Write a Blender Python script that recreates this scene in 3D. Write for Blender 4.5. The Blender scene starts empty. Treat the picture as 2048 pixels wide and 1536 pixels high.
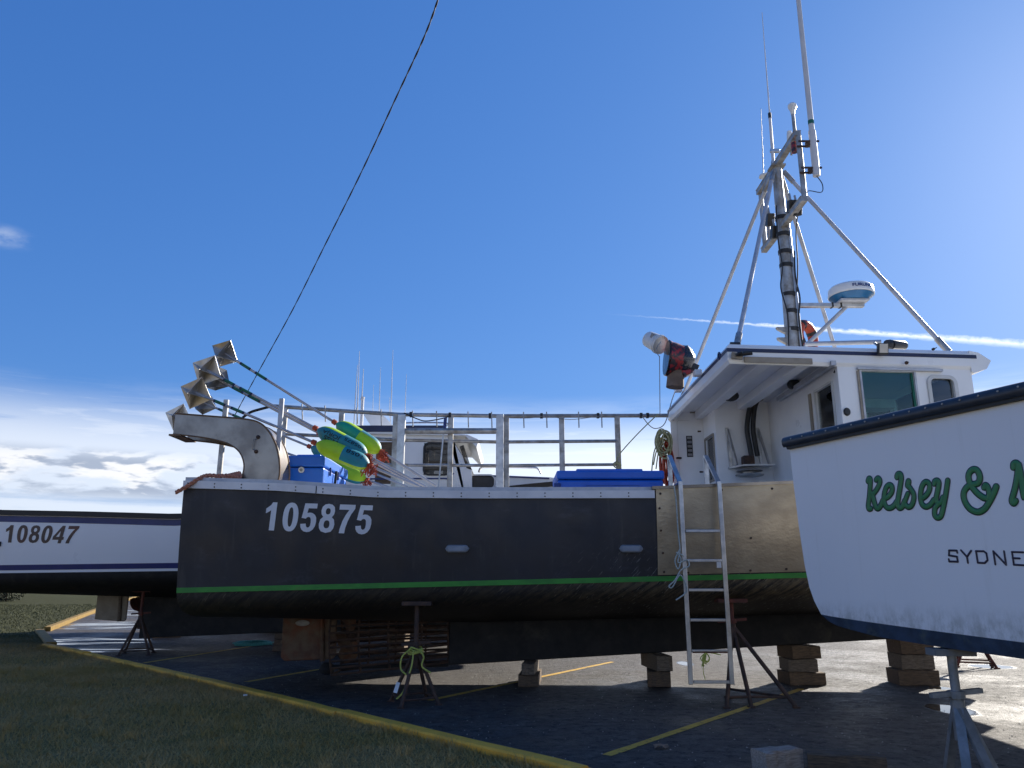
import bpy, bmesh, math, random
import numpy as np
from mathutils import Vector, Matrix
random.seed(7); np.random.seed(7)
R = math.radians
SC = bpy.context.scene
COL = SC.collection
# ------------------------------------------------------------------ camera, sky, sun, exposure
CAMZ, PITCH, FPX = 1.65, R(14.0), 1538.0
cam = bpy.data.objects.new('camera', bpy.data.cameras.new('camera')); COL.objects.link(cam)
cam.location = (0, 0, CAMZ); cam.rotation_euler = (R(90) + PITCH, 0, 0)
cam.data.sensor_width = 36; cam.data.lens = FPX / 2048 * 36; cam.data.clip_end = 5000; cam.data.clip_start = .05
SC.camera = cam
SUN_EL, SUN_AZ = R(26.0), R(42.7)          # azimuth clockwise from +Y
SUN_STR, SKY_STR, EXPO = 4.2, .10, 1.15
SC.view_settings.view_transform = 'Standard'; SC.view_settings.look = 'None'
SC.view_settings.exposure = EXPO; SC.view_settings.gamma = 1.0
SC.cycles.use_denoising = True
SC.cycles.max_bounces = 8
sd = Vector((math.sin(SUN_AZ) * math.cos(SUN_EL), math.cos(SUN_AZ) * math.cos(SUN_EL), math.sin(SUN_EL)))
sun = bpy.data.objects.new('sun', bpy.data.lights.new('sun', 'SUN')); COL.objects.link(sun)
sun.data.energy = SUN_STR; sun.data.angle = R(.53); sun.data.color = (1, .93, .82)
sun.rotation_euler = (-sd).to_track_quat('-Z', 'Y').to_euler(); sun.location = sd * 60

class NT:                                     # tiny node-tree helper
    def __init__(s, tree): s.t = tree; s.n = tree.nodes; s.l = tree.links
    def add(s, typ, **kw):
        n = s.n.new(typ)
        for k, v in kw.items(): setattr(n, k, v)
        return n
    def put(s, sock, v):
        if isinstance(v, bpy.types.NodeSocket): s.l.new(v, sock)
        else: sock.default_value = v
    def math(s, op, a, b=None, c=None, clamp=False):
        n = s.add('ShaderNodeMath', operation=op, use_clamp=clamp)
        for i, v in enumerate((a, b, c)):
            if v is not None: s.put(n.inputs[i], v)
        return n.outputs[0]
    def vmath(s, op, a, b=None):
        n = s.add('ShaderNodeVectorMath', operation=op)
        s.put(n.inputs[0], a)
        if b is not None: s.put(n.inputs[1], b)
        return n.outputs['Value'] if op in ('DOT_PRODUCT', 'LENGTH', 'DISTANCE') else n.outputs[0]
    def ramp(s, v, a, b, lo=0.0, hi=1.0):     # smooth step of v from a..b to lo..hi
        n = s.add('ShaderNodeMapRange', interpolation_type='SMOOTHSTEP')
        s.put(n.inputs[0], v); n.inputs[1].default_value = a; n.inputs[2].default_value = b
        n.inputs[3].default_value = lo; n.inputs[4].default_value = hi
        return n.outputs[0]
    def mix(s, f, a, b):
        n = s.add('ShaderNodeMix', data_type='RGBA')
        s.put(n.inputs[0], f)
        s.put(n.inputs[6], a if isinstance(a, bpy.types.NodeSocket) else (*a, 1))
        s.put(n.inputs[7], b if isinstance(b, bpy.types.NodeSocket) else (*b, 1))
        return n.outputs[2]
    def noise(s, vec, scale=5, detail=4, rough=.5, dist=0.0):
        n = s.add('ShaderNodeTexNoise'); n.inputs['Scale'].default_value = scale
        n.inputs['Detail'].default_value = detail; n.inputs['Roughness'].default_value = rough
        n.inputs['Distortion'].default_value = dist
        if vec is not None: s.l.new(vec, n.inputs['Vector'])
        return n.outputs[0]
    def mapping(s, vec, scale=(1, 1, 1), rot=(0, 0, 0), loc=(0, 0, 0)):
        n = s.add('ShaderNodeMapping'); s.l.new(vec, n.inputs[0])
        n.inputs['Scale'].default_value = scale; n.inputs['Rotation'].default_value = rot; n.inputs['Location'].default_value = loc
        return n.outputs[0]
    def xyz(s, x, y, z):
        n = s.add('ShaderNodeCombineXYZ')
        for i, v in enumerate((x, y, z)): s.put(n.inputs[i], v)
        return n.outputs[0]

def px_dir(px, py):
    a, b = px - 1024, 768 - py
    return Vector((a, FPX * math.cos(PITCH) - b * math.sin(PITCH), FPX * math.sin(PITCH) + b * math.cos(PITCH)))
def at(px, py, Y):                            # the point at depth Y seen at a photo pixel
    d = px_dir(px, py); t = Y / d.y
    return Vector((d.x * t, Y, CAMZ + d.z * t))
def gd(px, py, Z=0.0):                        # the ground point seen at a photo pixel
    d = px_dir(px, py); t = (Z - CAMZ) / d.z
    return Vector((d.x * t, d.y * t, Z))

world = bpy.data.worlds.new('World'); SC.world = world; world.use_nodes = True
w = NT(world.node_tree); w.n.clear()
tc = w.add('ShaderNodeTexCoord').outputs['Generated']
sky = w.add('ShaderNodeTexSky', sky_type='NISHITA', sun_disc=False)
sky.sun_elevation = SUN_EL; sky.sun_rotation = SUN_AZ; sky.altitude = 0
sky.air_density = 1.0; sky.dust_density = .40; sky.ozone_density = 1.6
nrm = w.vmath('NORMALIZE', tc)
sep = w.add('ShaderNodeSeparateXYZ'); w.l.new(nrm, sep.inputs[0])
el = w.math('MULTIPLY', w.math('ARCSINE', sep.outputs[2]), 57.2958)
az = w.math('MULTIPLY', w.math('ARCTAN2', sep.outputs[0], sep.outputs[1]), 57.2958)
# thin layered cloud low over the horizon
v1 = w.xyz(w.math('MULTIPLY', az, .04), w.math('MULTIPLY', el, .55), 4.6)
n1 = w.noise(v1, 1.0, 6, .6, .6)
v1b = w.xyz(w.math('MULTIPLY', az, .16), w.math('MULTIPLY', el, .95), 3.7)
n1b = w.noise(v1b, 1.0, 5, .6, .3)
band = w.ramp(el, 13.6, 8.6)
ns = w.math('ADD', w.math('MULTIPLY', n1, .72), w.math('MULTIPLY', n1b, .34))
thin = w.math('MULTIPLY', w.math('MULTIPLY', w.ramp(ns, .40, .66), band), .85)
lowc = w.math('MULTIPLY', w.ramp(el, 12.8, 8.0), w.ramp(ns, .32, .50, .45, 1.0))
thin = w.math('MAXIMUM', thin, w.math('MULTIPLY', lowc, .85))
# small cumulus at a few degrees
v2 = w.xyz(w.math('MULTIPLY', az, .17), w.math('MULTIPLY', el, .55), 11.3)
n2 = w.noise(v2, 1.0, 7, .55, .2)
v2u = w.xyz(w.math('MULTIPLY', az, .17), w.math('MULTIPLY', w.math('ADD', el, .42), .55), 11.3)
n2u = w.noise(v2u, 1.0, 3, .5, .2)
cband = w.math('MULTIPLY', w.ramp(el, 8.4, 7.2), w.ramp(el, 4.6, 5.6))
left = w.ramp(az, 2, -12)
puff = w.math('MULTIPLY', w.math('MULTIPLY', w.ramp(n2, .40, .52), cband), left)
# the one little wisp higher up, and the contrail
pa, pb = px_dir(1190, 626).normalized(), px_dir(2048, 688).normalized()
nn = pa.cross(pb).normalized(); tt = nn.cross(pa).normalized()
off = w.math('MULTIPLY', w.vmath('DOT_PRODUCT', nrm, nn), 57.2958)
along = w.math('MULTIPLY', w.math('ARCTAN2', w.vmath('DOT_PRODUCT', nrm, tt), w.vmath('DOT_PRODUCT', nrm, pa)), 57.2958)
v3 = w.xyz(w.math('MULTIPLY', along, 1.7), w.math('MULTIPLY', off, 2.6), 0.0)
n3 = w.noise(v3, 1.0, 4, .6)
offw = w.math('ADD', off, w.math('MULTIPLY', w.math('SUBTRACT', n3, .5), .30))
wid = w.ramp(along, 0, 34, .06, .34)
trail = w.math('SUBTRACT', 1.0, w.math('DIVIDE', w.math('ABSOLUTE', offw), wid), clamp=True)
trail = w.math('MULTIPLY', w.math('MULTIPLY', trail, w.ramp(along, 0, 16)), w.ramp(n3, .2, .62, .35, 1.0))
wd = px_dir(12, 474).normalized()
wo = w.vmath('DISTANCE', w.vmath('MULTIPLY', nrm, (1, 1, 2.2)), Vector((wd.x, wd.y, wd.z * 2.2)))
wisp = w.math('MULTIPLY', w.ramp(wo, .035, .0), w.ramp(w.noise(w.mapping(nrm, (30, 30, 60)), 1, 4), .38, .7))
raw = w.add('ShaderNodeSeparateXYZ'); w.l.new(w.vmath('MULTIPLY', sky.outputs[0], (.076, .095, .135)), raw.inputs[0])
SKYK = 5.35
skyc = w.xyz(w.math('MULTIPLY', w.math('POWER', raw.outputs[0], .84), .400 * SKYK), w.math('MULTIPLY', w.math('POWER', raw.outputs[1], .63), .492 * SKYK), w.math('MULTIPLY', w.math('POWER', raw.outputs[2], .48), .72 * SKYK))
lum = w.ramp(az, -40, 42, 4.7, 6.6)
whitec = w.vmath('MULTIPLY', w.xyz(lum, lum, lum), (.92, .97, 1.04))
c = w.mix(w.math('MULTIPLY', thin, .86, clamp=True), skyc, whitec)
shade = w.ramp(w.math('SUBTRACT', n2u, n2), -.03, .05, 1.0, .0)
puffc = w.mix(shade, w.vmath('MULTIPLY', whitec, (1.02, .98, .95)), w.vmath('MULTIPLY', whitec, (.42, .47, .57)))
c = w.mix(w.math('MULTIPLY', puff, .95), c, puffc)
c = w.mix(w.math('MULTIPLY', trail, .70, clamp=True), c, w.vmath('MULTIPLY', whitec, (1.12, 1.1, 1.08)))
c = w.mix(w.math('MULTIPLY', wisp, .4), c, w.vmath('MULTIPLY', whitec, (.85, .87, .92)))
bg = w.add('ShaderNodeBackground'); w.l.new(c, bg.inputs[0]); bg.inputs[1].default_value = SKY_STR
w.l.new(bg.outputs[0], w.add('ShaderNodeOutputWorld').inputs[0])

# ------------------------------------------------------------------ materials
MATS = {}
def M(name, c1, c2=None, scale=4.0, rough=.5, metal=0.0, bump=0.0, bscale=60.0, stretch=(1, 1, 1), rot=(0, 0, 0), lo=.35, hi=.65,
      c3=None, s3=1.5, lo3=.55, hi3=.75, rvar=.12, spec=.5, coat=0.0):
    m = bpy.data.materials.new(name); m.use_nodes = True; MATS[name] = m
    k = NT(m.node_tree); b = k.n['Principled BSDF']
    o = k.add('ShaderNodeTexCoord').outputs['Object']
    v = k.mapping(o, stretch, rot)
    n = k.noise(v, scale, 6, .6, .2)
    f = k.ramp(n, lo, hi)
    col = k.mix(f, c1, c2 if c2 else tuple(x * .8 for x in c1))
    if c3: col = k.mix(k.ramp(k.noise(v, s3, 7, .65, .4), lo3, hi3), col, c3)
    k.put(b.inputs['Base Color'], col)
    k.put(b.inputs['Roughness'], k.math('ADD', k.math('MULTIPLY', k.math('SUBTRACT', n, .5), rvar * 2), rough, clamp=True))
    b.inputs['Metallic'].default_value = metal; b.inputs['Specular IOR Level'].default_value = spec
    b.inputs['Coat Weight'].default_value = coat
    if bump:
        bp = k.add('ShaderNodeBump'); bp.inputs['Strength'].default_value = bump; bp.inputs['Distance'].default_value = .01
        k.l.new(k.noise(v, bscale, 4, .6), bp.inputs['Height']); k.l.new(bp.outputs[0], b.inputs['Normal'])
    return m
M('gelcoat', (.80, .80, .785), (.74, .74, .72), 1.2, .32, c3=(.50, .46, .38), s3=.9, lo3=.62, hi3=.9)
M('gelcoat_dull', (.62, .62, .60), (.52, .52, .49), 2.0, .5, c3=(.36, .33, .26), s3=2.5, lo3=.6, hi3=.85)
M('white_hull2', (.78, .79, .81), (.74, .75, .78), .5, .30, bump=.02, bscale=1.5, lo=.2, hi=.8)
M('scupper_grey', (.26, .28, .31), (.20, .22, .25), 4, .5)
M('navy', (.012, .022, .075), (.010, .017, .055), 3, .4)
M('navy_rail', (.026, .036, .056), (.016, .023, .036), 6, .38, c3=(.06, .08, .11), s3=9, lo3=.6, hi3=.8)
M('blue_stripe', (.006, .024, .15), (.005, .02, .12), 3, .35)
M('blue_antifoul', (.022, .045, .085), (.014, .026, .045), 5, .7, bump=.3, c3=(.05, .07, .07), s3=7, lo3=.5, hi3=.7)
M('black_antifoul', (.016, .015, .015), (.010, .010, .011), 5, .75, bump=.25, c3=(.045, .04, .032), s3=3, lo3=.55, hi3=.8)
M('green_stripe', (.045, .30, .045), (.035, .22, .04), 4, .45, c3=(.12, .11, .05), s3=2.2, lo3=.58, hi3=.78, stretch=(1, 1, 3))
M('aluminium', (.58, .58, .58), (.44, .44, .44), 6, .42, 1.0, c3=(.34, .32, .28), s3=4, lo3=.55, hi3=.8)
M('aluminium_paint', (.50, .51, .53), (.40, .41, .43), 5, .5, .3)
M('rub_rail', (.66, .67, .70), (.58, .59, .62), 3, .4, .1, c3=(.45, .42, .38), s3=3, lo3=.65, hi3=.85)
M('galvanised', (.46, .45, .43), (.30, .28, .25), 7, .5, .75, bump=.1, c3=(.22, .18, .13), s3=4, lo3=.55, hi3=.8)
M('stainless', (.32, .295, .265), (.21, .19, .17), 2.2, .33, .85, bump=.05, bscale=20, c3=(.16, .12, .08), s3=3.5, lo3=.6, hi3=.85)
M('stainless_edge', (.20, .12, .06), (.14, .09, .06), 12, .55, .3)
M('fibreglass_tan', (.44, .365, .255), (.35, .285, .195), 2.2, .33, .5, bump=.35, bscale=16, stretch=(1, 1, 1.8), rot=(0, R(35), 0), c3=(.26, .205, .135), s3=1.4, lo3=.45, hi3=.95)
M('rusty_red', (.14, .035, .02), (.075, .03, .02), 9, .75, .1, bump=.3)
M('rusty_steel', (.10, .055, .035), (.05, .035, .03), 8, .75, .3, bump=.4)
M('rudder_plate', (.15, .10, .06), (.10, .05, .03), 5, .7, .1, bump=.4, c3=(.16, .05, .02), s3=3, lo3=.45, hi3=.7)
M('galv_jack', (.30, .31, .32), (.20, .21, .21), 6, .55, .5, bump=.2, c3=(.16, .12, .09), s3=5, lo3=.58, hi3=.8)
M('zinc', (.40, .38, .35), (.30, .28, .25), 8, .7, .2)
M('tote_blue', (.012, .135, .60), (.010, .115, .52), 2, .42, bump=.04, c3=(.02, .12, .50), s3=3)
M('tote_dark', (.005, .04, .20), (.004, .03, .16), 4, .5)
M('black_rubber', (.012, .012, .013), (.02, .02, .02), 8, .55)
M('black_plastic', (.015, .015, .016), (.03, .03, .03), 5, .45)
M('orange', (.42, .05, .012), (.30, .03, .01), 5, .5)
M('red_plaid', (.33, .012, .014), (.02, .015, .018), 14, .5, lo=.44, hi=.56, bump=.5, bscale=25, coat=.3)
M('black_bag', (.012, .012, .014), (.02, .02, .025), 6, .25, bump=.7, bscale=18, coat=.4)
M('bucket_white', (.72, .70, .66), (.62, .60, .55), 4, .45)
M('bucket_inside', (.55, .48, .36), (.45, .38, .27), 4, .5)
M('cardboard', (.22, .15, .10), (.15, .10, .07), 6, .8)
M('wood_grey', (.21, .165, .12), (.10, .08, .06), 9, .85, bump=.5, bscale=14, stretch=(1, 8, 8), c3=(.07, .055, .045), s3=5, lo3=.55, hi3=.75)
M('wood_brown', (.16, .105, .062), (.085, .06, .04), 9, .85, bump=.5, bscale=14, stretch=(1, 8, 8), c3=(.06, .045, .04), s3=5, lo3=.55, hi3=.75)
M('wood_pale', (.40, .33, .27), (.24, .19, .15), 9, .8, bump=.4, bscale=14, stretch=(1, 8, 8))
M('trim_wood', (.30, .26, .20), (.24, .20, .15), 4, .65)
M('rope_pink', (.52, .22, .14), (.38, .15, .09), 40, .85, bump=.4)
M('rope_red', (.46, .07, .025), (.30, .05, .025), 40, .8)
M('rope_yellow', (.50, .52, .10), (.36, .38, .08), 40, .8)
M('rope_straw', (.46, .44, .24), (.32, .30, .15), 30, .85)
M('rope_teal', (.10, .42, .42), (.07, .30, .32), 30, .8)
M('rope_pale', (.45, .50, .48), (.32, .38, .36), 30, .85)
M('rope_grey', (.35, .34, .32), (.24, .23, .22), 30, .85)
M('cable_black', (.010, .010, .012), (.015, .015, .016), 20, .6)
M('teal_float', (.012, .235, .29), (.012, .20, .25), 3, .55, bump=.15, bscale=40, c3=(.05, .19, .20), s3=5, lo3=.52, hi3=.75)
M('green_float', (.012, .30, .20), (.010, .26, .17), 3, .5)
M('lime_float', (.42, .66, .012), (.36, .58, .012), 3, .55, bump=.15, bscale=40, c3=(.34, .45, .06), s3=5, lo3=.55, hi3=.78)
M('tape_green', (.006, .13, .085), (.005, .10, .06), 8, .5)
M('sheet_metal', (.52, .52, .52), (.40, .40, .41), 5, .36, 1.0, c3=(.36, .33, .29), s3=4, lo3=.5, hi3=.8)
M('pole_metal', (.44, .44, .46), (.34, .34, .36), 5, .45, .6)
M('ink', (.010, .012, .015), None, 4, .6)
M('letter_green', (.030, .205, .070), (.026, .18, .06), 3, .4)
M('letter_dark', (.006, .020, .030), None, 3, .4)
M('letter_purple', (.018, .010, .035), None, 3, .45)
M('number_white', (.68, .70, .74), (.60, .62, .66), 3, .4)
M('number_brown', (.055, .042, .042), (.10, .04, .035), 1.3, .4)
M('radome_white', (.76, .76, .74), (.70, .70, .68), 3, .35)
M('radome_blue', (.010, .13, .30), (.008, .10, .24), 3, .35)
M('antenna_white', (.62, .62, .63), (.55, .55, .56), 3, .45)
M('paint_yellow', (.88, .43, .04), (.74, .36, .035), 5, .7, bump=.3, c3=(.22, .16, .06), s3=6, lo3=.6, hi3=.8)
M('paint_yellow_shaded', (.24, .145, .022), (.18, .11, .02), 5, .8, bump=.3, c3=(.12, .09, .05), s3=6, lo3=.55, hi3=.8)  # far kerb: same yellow with shade painted in, plus dirt patches
M('line_yellow', (.66, .40, .05), (.52, .31, .05), 9, .7, bump=.4, c3=(.07, .06, .05), s3=14, lo3=.56, hi3=.66)
M('interior', (.50, .49, .46), (.42, .41, .38), 3, .6)
M('seat_dark', (.02, .03, .05), (.015, .02, .03), 3, .6)
M('leaf_dry', (.30, .20, .13), (.20, .13, .08), 20, .8)
M('dirt', (.05, .038, .026), (.03, .025, .02), 9, .95, bump=.6)
M('concrete_far', (.45, .42, .30), (.38, .35, .26), .5, .8)
M('bush', (.035, .04, .018), (.025, .03, .012), 5, .8)
def glass(name, tint, rough=.02):
    m = bpy.data.materials.new(name); m.use_nodes = True; MATS[name] = m
    k = NT(m.node_tree); b = k.n['Principled BSDF']; out = k.n['Material Output']
    tr = k.add('ShaderNodeBsdfTransparent'); tr.inputs[0].default_value = (*tint, 1)
    gl = k.add('ShaderNodeBsdfGlossy'); gl.inputs['Roughness'].default_value = rough
    lw = k.add('ShaderNodeFresnel'); lw.inputs[0].default_value = 1.5
    mx = k.add('ShaderNodeMixShader'); k.l.new(lw.outputs[0], mx.inputs[0])
    k.l.new(tr.outputs[0], mx.inputs[1]); k.l.new(gl.outputs[0], mx.inputs[2]); k.l.new(mx.outputs[0], out.inputs[0])
    k.n.remove(b); return m
glass('glass_teal', (.62, .88, .88)); glass('glass_clear', (.92, .93, .93)); glass('glass_smoke', (.35, .35, .36))

# hull paint of the dark boat: black with scuffs, scratches and brown growth by the waterline
def hull_paint(name, base, brown):
    m = bpy.data.materials.new(name); m.use_nodes = True; MATS[name] = m
    k = NT(m.node_tree); b = k.n['Principled BSDF']
    o = k.add('ShaderNodeTexCoord').outputs['Object']
    s = k.add('ShaderNodeSeparateXYZ'); k.l.new(o, s.inputs[0])
    col = k.mix(k.ramp(k.noise(o, .7, 6, .65), .35, .7), base, tuple(x * 1.7 + .002 for x in base))
    st = k.noise(k.mapping(k.mapping(o, (1, 1, 1), (0, R(34), 0)), (2.2, 2.2, 30)), 1.0, 5, .65)
    st2 = k.noise(k.mapping(k.mapping(o, (1, 1, 1), (0, R(50), 0)), (5.5, 5.5, 52), (0, 0, 0), (3, 1, 7)), 1.0, 3, .6)
    zone = k.math('MULTIPLY', k.ramp(s.outputs[0], -1.9, -.3), k.ramp(s.outputs[2], 2.0, 1.1))
    scr = k.math('MULTIPLY', k.ramp(st2, .62, .665), zone)
    col = k.mix(k.math('MULTIPLY', scr, .8), col, (.26, .26, .26))
    fog = k.math('MULTIPLY', k.ramp(k.noise(k.mapping(o, (1.0, 1, 2.2)), 1.6, 7, .75), .54, .76), .34)
    run = k.math('MULTIPLY', k.ramp(k.noise(k.mapping(o, (11, 11, .5)), 1.0, 4, .6), .56, .74), .16)
    col = k.mix(run, col, (.13, .125, .12))
    col = k.mix(fog, col, (.10, .10, .13))
    if brown:
        gz = k.math('MULTIPLY', k.ramp(s.outputs[0], -3.4, 1.2, .25, 1.0), k.ramp(k.math('ADD', s.outputs[2], k.math('MULTIPLY', s.outputs[0], -.024)), .86, 1.02))
        gn = k.math('ADD', k.math('MULTIPLY', st, .6), k.math('MULTIPLY', k.noise(o, 6.5, 8, .8), .4))
        col = k.mix(k.math('MULTIPLY', k.ramp(gn, .38, .62), gz), col, (.155, .122, .072))
        col = k.mix(k.math('MULTIPLY', k.ramp(st2, .62, .70), gz), col, (.30, .26, .17))
    k.put(b.inputs['Base Color'], col)
    k.put(b.inputs['Roughness'], k.ramp(k.noise(o, 2.3, 5), .3, .7, .40, .60) if not brown else .7)
    return m
def white_hull():                                # pale gelcoat with a scum line along the chine
    m = bpy.data.materials.new('white_hull'); m.use_nodes = True; MATS['white_hull'] = m
    k = NT(m.node_tree); b = k.n['Principled BSDF']
    o = k.add('ShaderNodeTexCoord').outputs['Object']
    s = k.add('ShaderNodeSeparateXYZ'); k.l.new(o, s.inputs[0])
    col = k.mix(k.ramp(k.noise(o, .9, 3, .5), .25, .75), (.79, .80, .82), (.755, .765, .79))
    d = k.math('MULTIPLY', k.ramp(s.outputs[2], 1.47, 1.26), k.ramp(k.noise(k.mapping(o, (9, 9, 5)), 1.0, 6, .75), .36, .66))
    col = k.mix(k.math('MULTIPLY', d, .6), col, (.24, .25, .22))
    col = k.mix(k.math('MULTIPLY', k.ramp(k.noise(k.mapping(o, (14, 14, .8)), 1.0, 4, .6), .55, .8), .16), col, (.45, .44, .40))
    k.put(b.inputs['Base Color'], col); b.inputs['Roughness'].default_value = .30
    return m
white_hull()
hull_paint('hull_black', (.016, .0165, .021), False)
hull_paint('bottom_black', (.012, .011, .011), True)

def floor_mats():
    # asphalt: fine aggregate, patches, wet film and standing water
    m = bpy.data.materials.new('asphalt'); m.use_nodes = True; MATS['asphalt'] = m
    k = NT(m.node_tree); b = k.n['Principled BSDF']
    o = k.add('ShaderNodeTexCoord').outputs['Object']
    big = k.noise(o, .22, 6, .6, .5); mid = k.noise(o, 1.7, 6, .65); grain = k.noise(o, 85, 3, .7)
    col = k.mix(k.ramp(big, .35, .65), (.086, .074, .066), (.060, .053, .048))
    col = k.mix(k.ramp(grain, .50, .72), col, (.13, .125, .12))
    mott = k.noise(o, 4.5, 9, .82, .1); mott2 = k.noise(k.mapping(o, (1, 1, 1), (0, 0, 0), (31, 17, 0)), 7.0, 9, .85)
    col = k.mix(k.ramp(mott, .46, .66), col, (.13, .125, .118))
    col = k.mix(k.ramp(mott2, .50, .64), col, (.016, .018, .019))
    # puddles
    pud = None
    wn = k.math('MULTIPLY', k.math('SUBTRACT', k.noise(o, 2.6, 5, .65, .4), .5), 1.5)
    P = [(gd(1902, 1419), .34, .62), (gd(1370, 1327), .20, .55), (gd(1880, 1376), .22, .25), (gd(1985, 1333), .5, .5)]
    Q = [(gd(160, 1282), 2.6, 1.6), (gd(230, 1250), 4.0, 3.0), (gd(300, 1225), 5.0, 3.5), (gd(180, 1300), 2.2, .7)]
    def ell(c, rx, ry):
        d = k.vmath('MULTIPLY', k.vmath('SUBTRACT', o, (c.x, c.y, 0)), (1 / rx, 1 / ry, 0))
        return k.math('SUBTRACT', 1.0, k.vmath('LENGTH', d))
    for c_, rx, ry in P:
        e = ell(c_, rx, ry); pud = e if pud is None else k.math('MAXIMUM', pud, e)
    pw = k.ramp(k.math('ADD', pud, k.math('MULTIPLY', wn, .28)), .12, .42)
    wet = None
    for c_, rx, ry in Q:
        e = ell(c_, rx, ry); wet = e if wet is None else k.math('MAXIMUM', wet, e)
    streak = k.noise(k.mapping(o, (.25, 1.5, 1), (0, 0, R(-20))), 1.6, 6, .6, .6)
    ww = k.math('MULTIPLY', k.ramp(wet, .0, .35), k.ramp(streak, .44, .58))
    water = k.math('MAXIMUM', pw, ww)
    damp = k.ramp(k.noise(o, .45, 6, .65, .3), .40, .66)
    col = k.mix(water, col, (.012, .012, .013))
    col = k.mix(k.math('MULTIPLY', damp, .35), col, (.022, .022, .024))
    k.put(b.inputs['Base Color'], col)
    rg = k.math('ADD', k.ramp(damp, 0, 1, .74, .50), k.math('MULTIPLY', k.math('SUBTRACT', mott2, .5), .9), clamp=True)
    b.inputs['Specular IOR Level'].default_value = .22
    rgh = k.add('ShaderNodeMix'); k.put(rgh.inputs[0], water); k.put(rgh.inputs[2], rg); rgh.inputs[3].default_value = .03
    k.put(b.inputs['Roughness'], rgh.outputs[0])
    bp = k.add('ShaderNodeBump'); bp.inputs['Distance'].default_value = .010
    k.put(bp.inputs['Strength'], k.math('MULTIPLY', k.math('SUBTRACT', 1.0, water), .85))
    k.put(bp.inputs['Height'], k.math('ADD', k.noise(o, 90, 3, .7), k.math('MULTIPLY', k.noise(o, 9, 8, .8), 4.0)))
    k.l.new(bp.outputs[0], b.inputs['Normal'])
    # turf soil
    m = bpy.data.materials.new('turf'); m.use_nodes = True; MATS['turf'] = m
    k = NT(m.node_tree); b = k.n['Principled BSDF']
    o = k.add('ShaderNodeTexCoord').outputs['Object']
    col = k.mix(k.ramp(k.noise(o, .55, 6, .65, .3), .38, .62), (.250, .175, .055), (.330, .225, .085))
    col = k.mix(k.ramp(k.noise(o, 16, 5, .7), .45, .75), col, (.095, .080, .040))
    col = k.mix(k.ramp(k.noise(o, .16, 5, .6), .60, .72), col, (.15, .12, .075))
    sy = k.add('ShaderNodeSeparateXYZ'); k.l.new(o, sy.inputs[0])
    col = k.mix(k.ramp(k.math('ADD', sy.outputs[1], k.math('MULTIPLY', k.noise(o, .4, 4), 5)), 19, 24), col, (.050, .052, .022))  # far turf painted darker in place of shade
    k.put(b.inputs['Base Color'], col); b.inputs['Roughness'].default_value = .95; b.inputs['Specular IOR Level'].default_value = .1
    bp = k.add('ShaderNodeBump'); bp.inputs['Strength'].default_value = 1; bp.inputs['Distance'].default_value = .03
    k.put(bp.inputs['Height'], k.noise(o, 45, 4, .7)); k.l.new(bp.outputs[0], b.inputs['Normal'])
    # grass blades: green to straw by patches
    m = bpy.data.materials.new('grass_blade'); m.use_nodes = True; MATS['grass_blade'] = m
    k = NT(m.node_tree); b = k.n['Principled BSDF']
    o = k.add('ShaderNodeTexCoord').outputs['Object']
    f = k.math('ADD', k.math('MULTIPLY', k.noise(o, .55, 6, .65, .3), .75), k.math('MULTIPLY', k.noise(o, 60, 2, .6), .3))
    col = k.mix(k.ramp(f, .40, .66), (.350, .240, .072), (.500, .325, .130))
    sy = k.add('ShaderNodeSeparateXYZ'); k.l.new(o, sy.inputs[0])
    col = k.mix(k.ramp(k.math('ADD', sy.outputs[1], k.math('MULTIPLY', k.noise(o, .4, 4), 5)), 19, 24), col, (.060, .065, .025))  # distant blades take the same painted-in shade as the turf
    k.put(b.inputs['Base Color'], col); b.inputs['Roughness'].default_value = .7; b.inputs['Specular IOR Level'].default_value = .2
    b.inputs['Transmission Weight'].default_value = 0.0
floor_mats()

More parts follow.
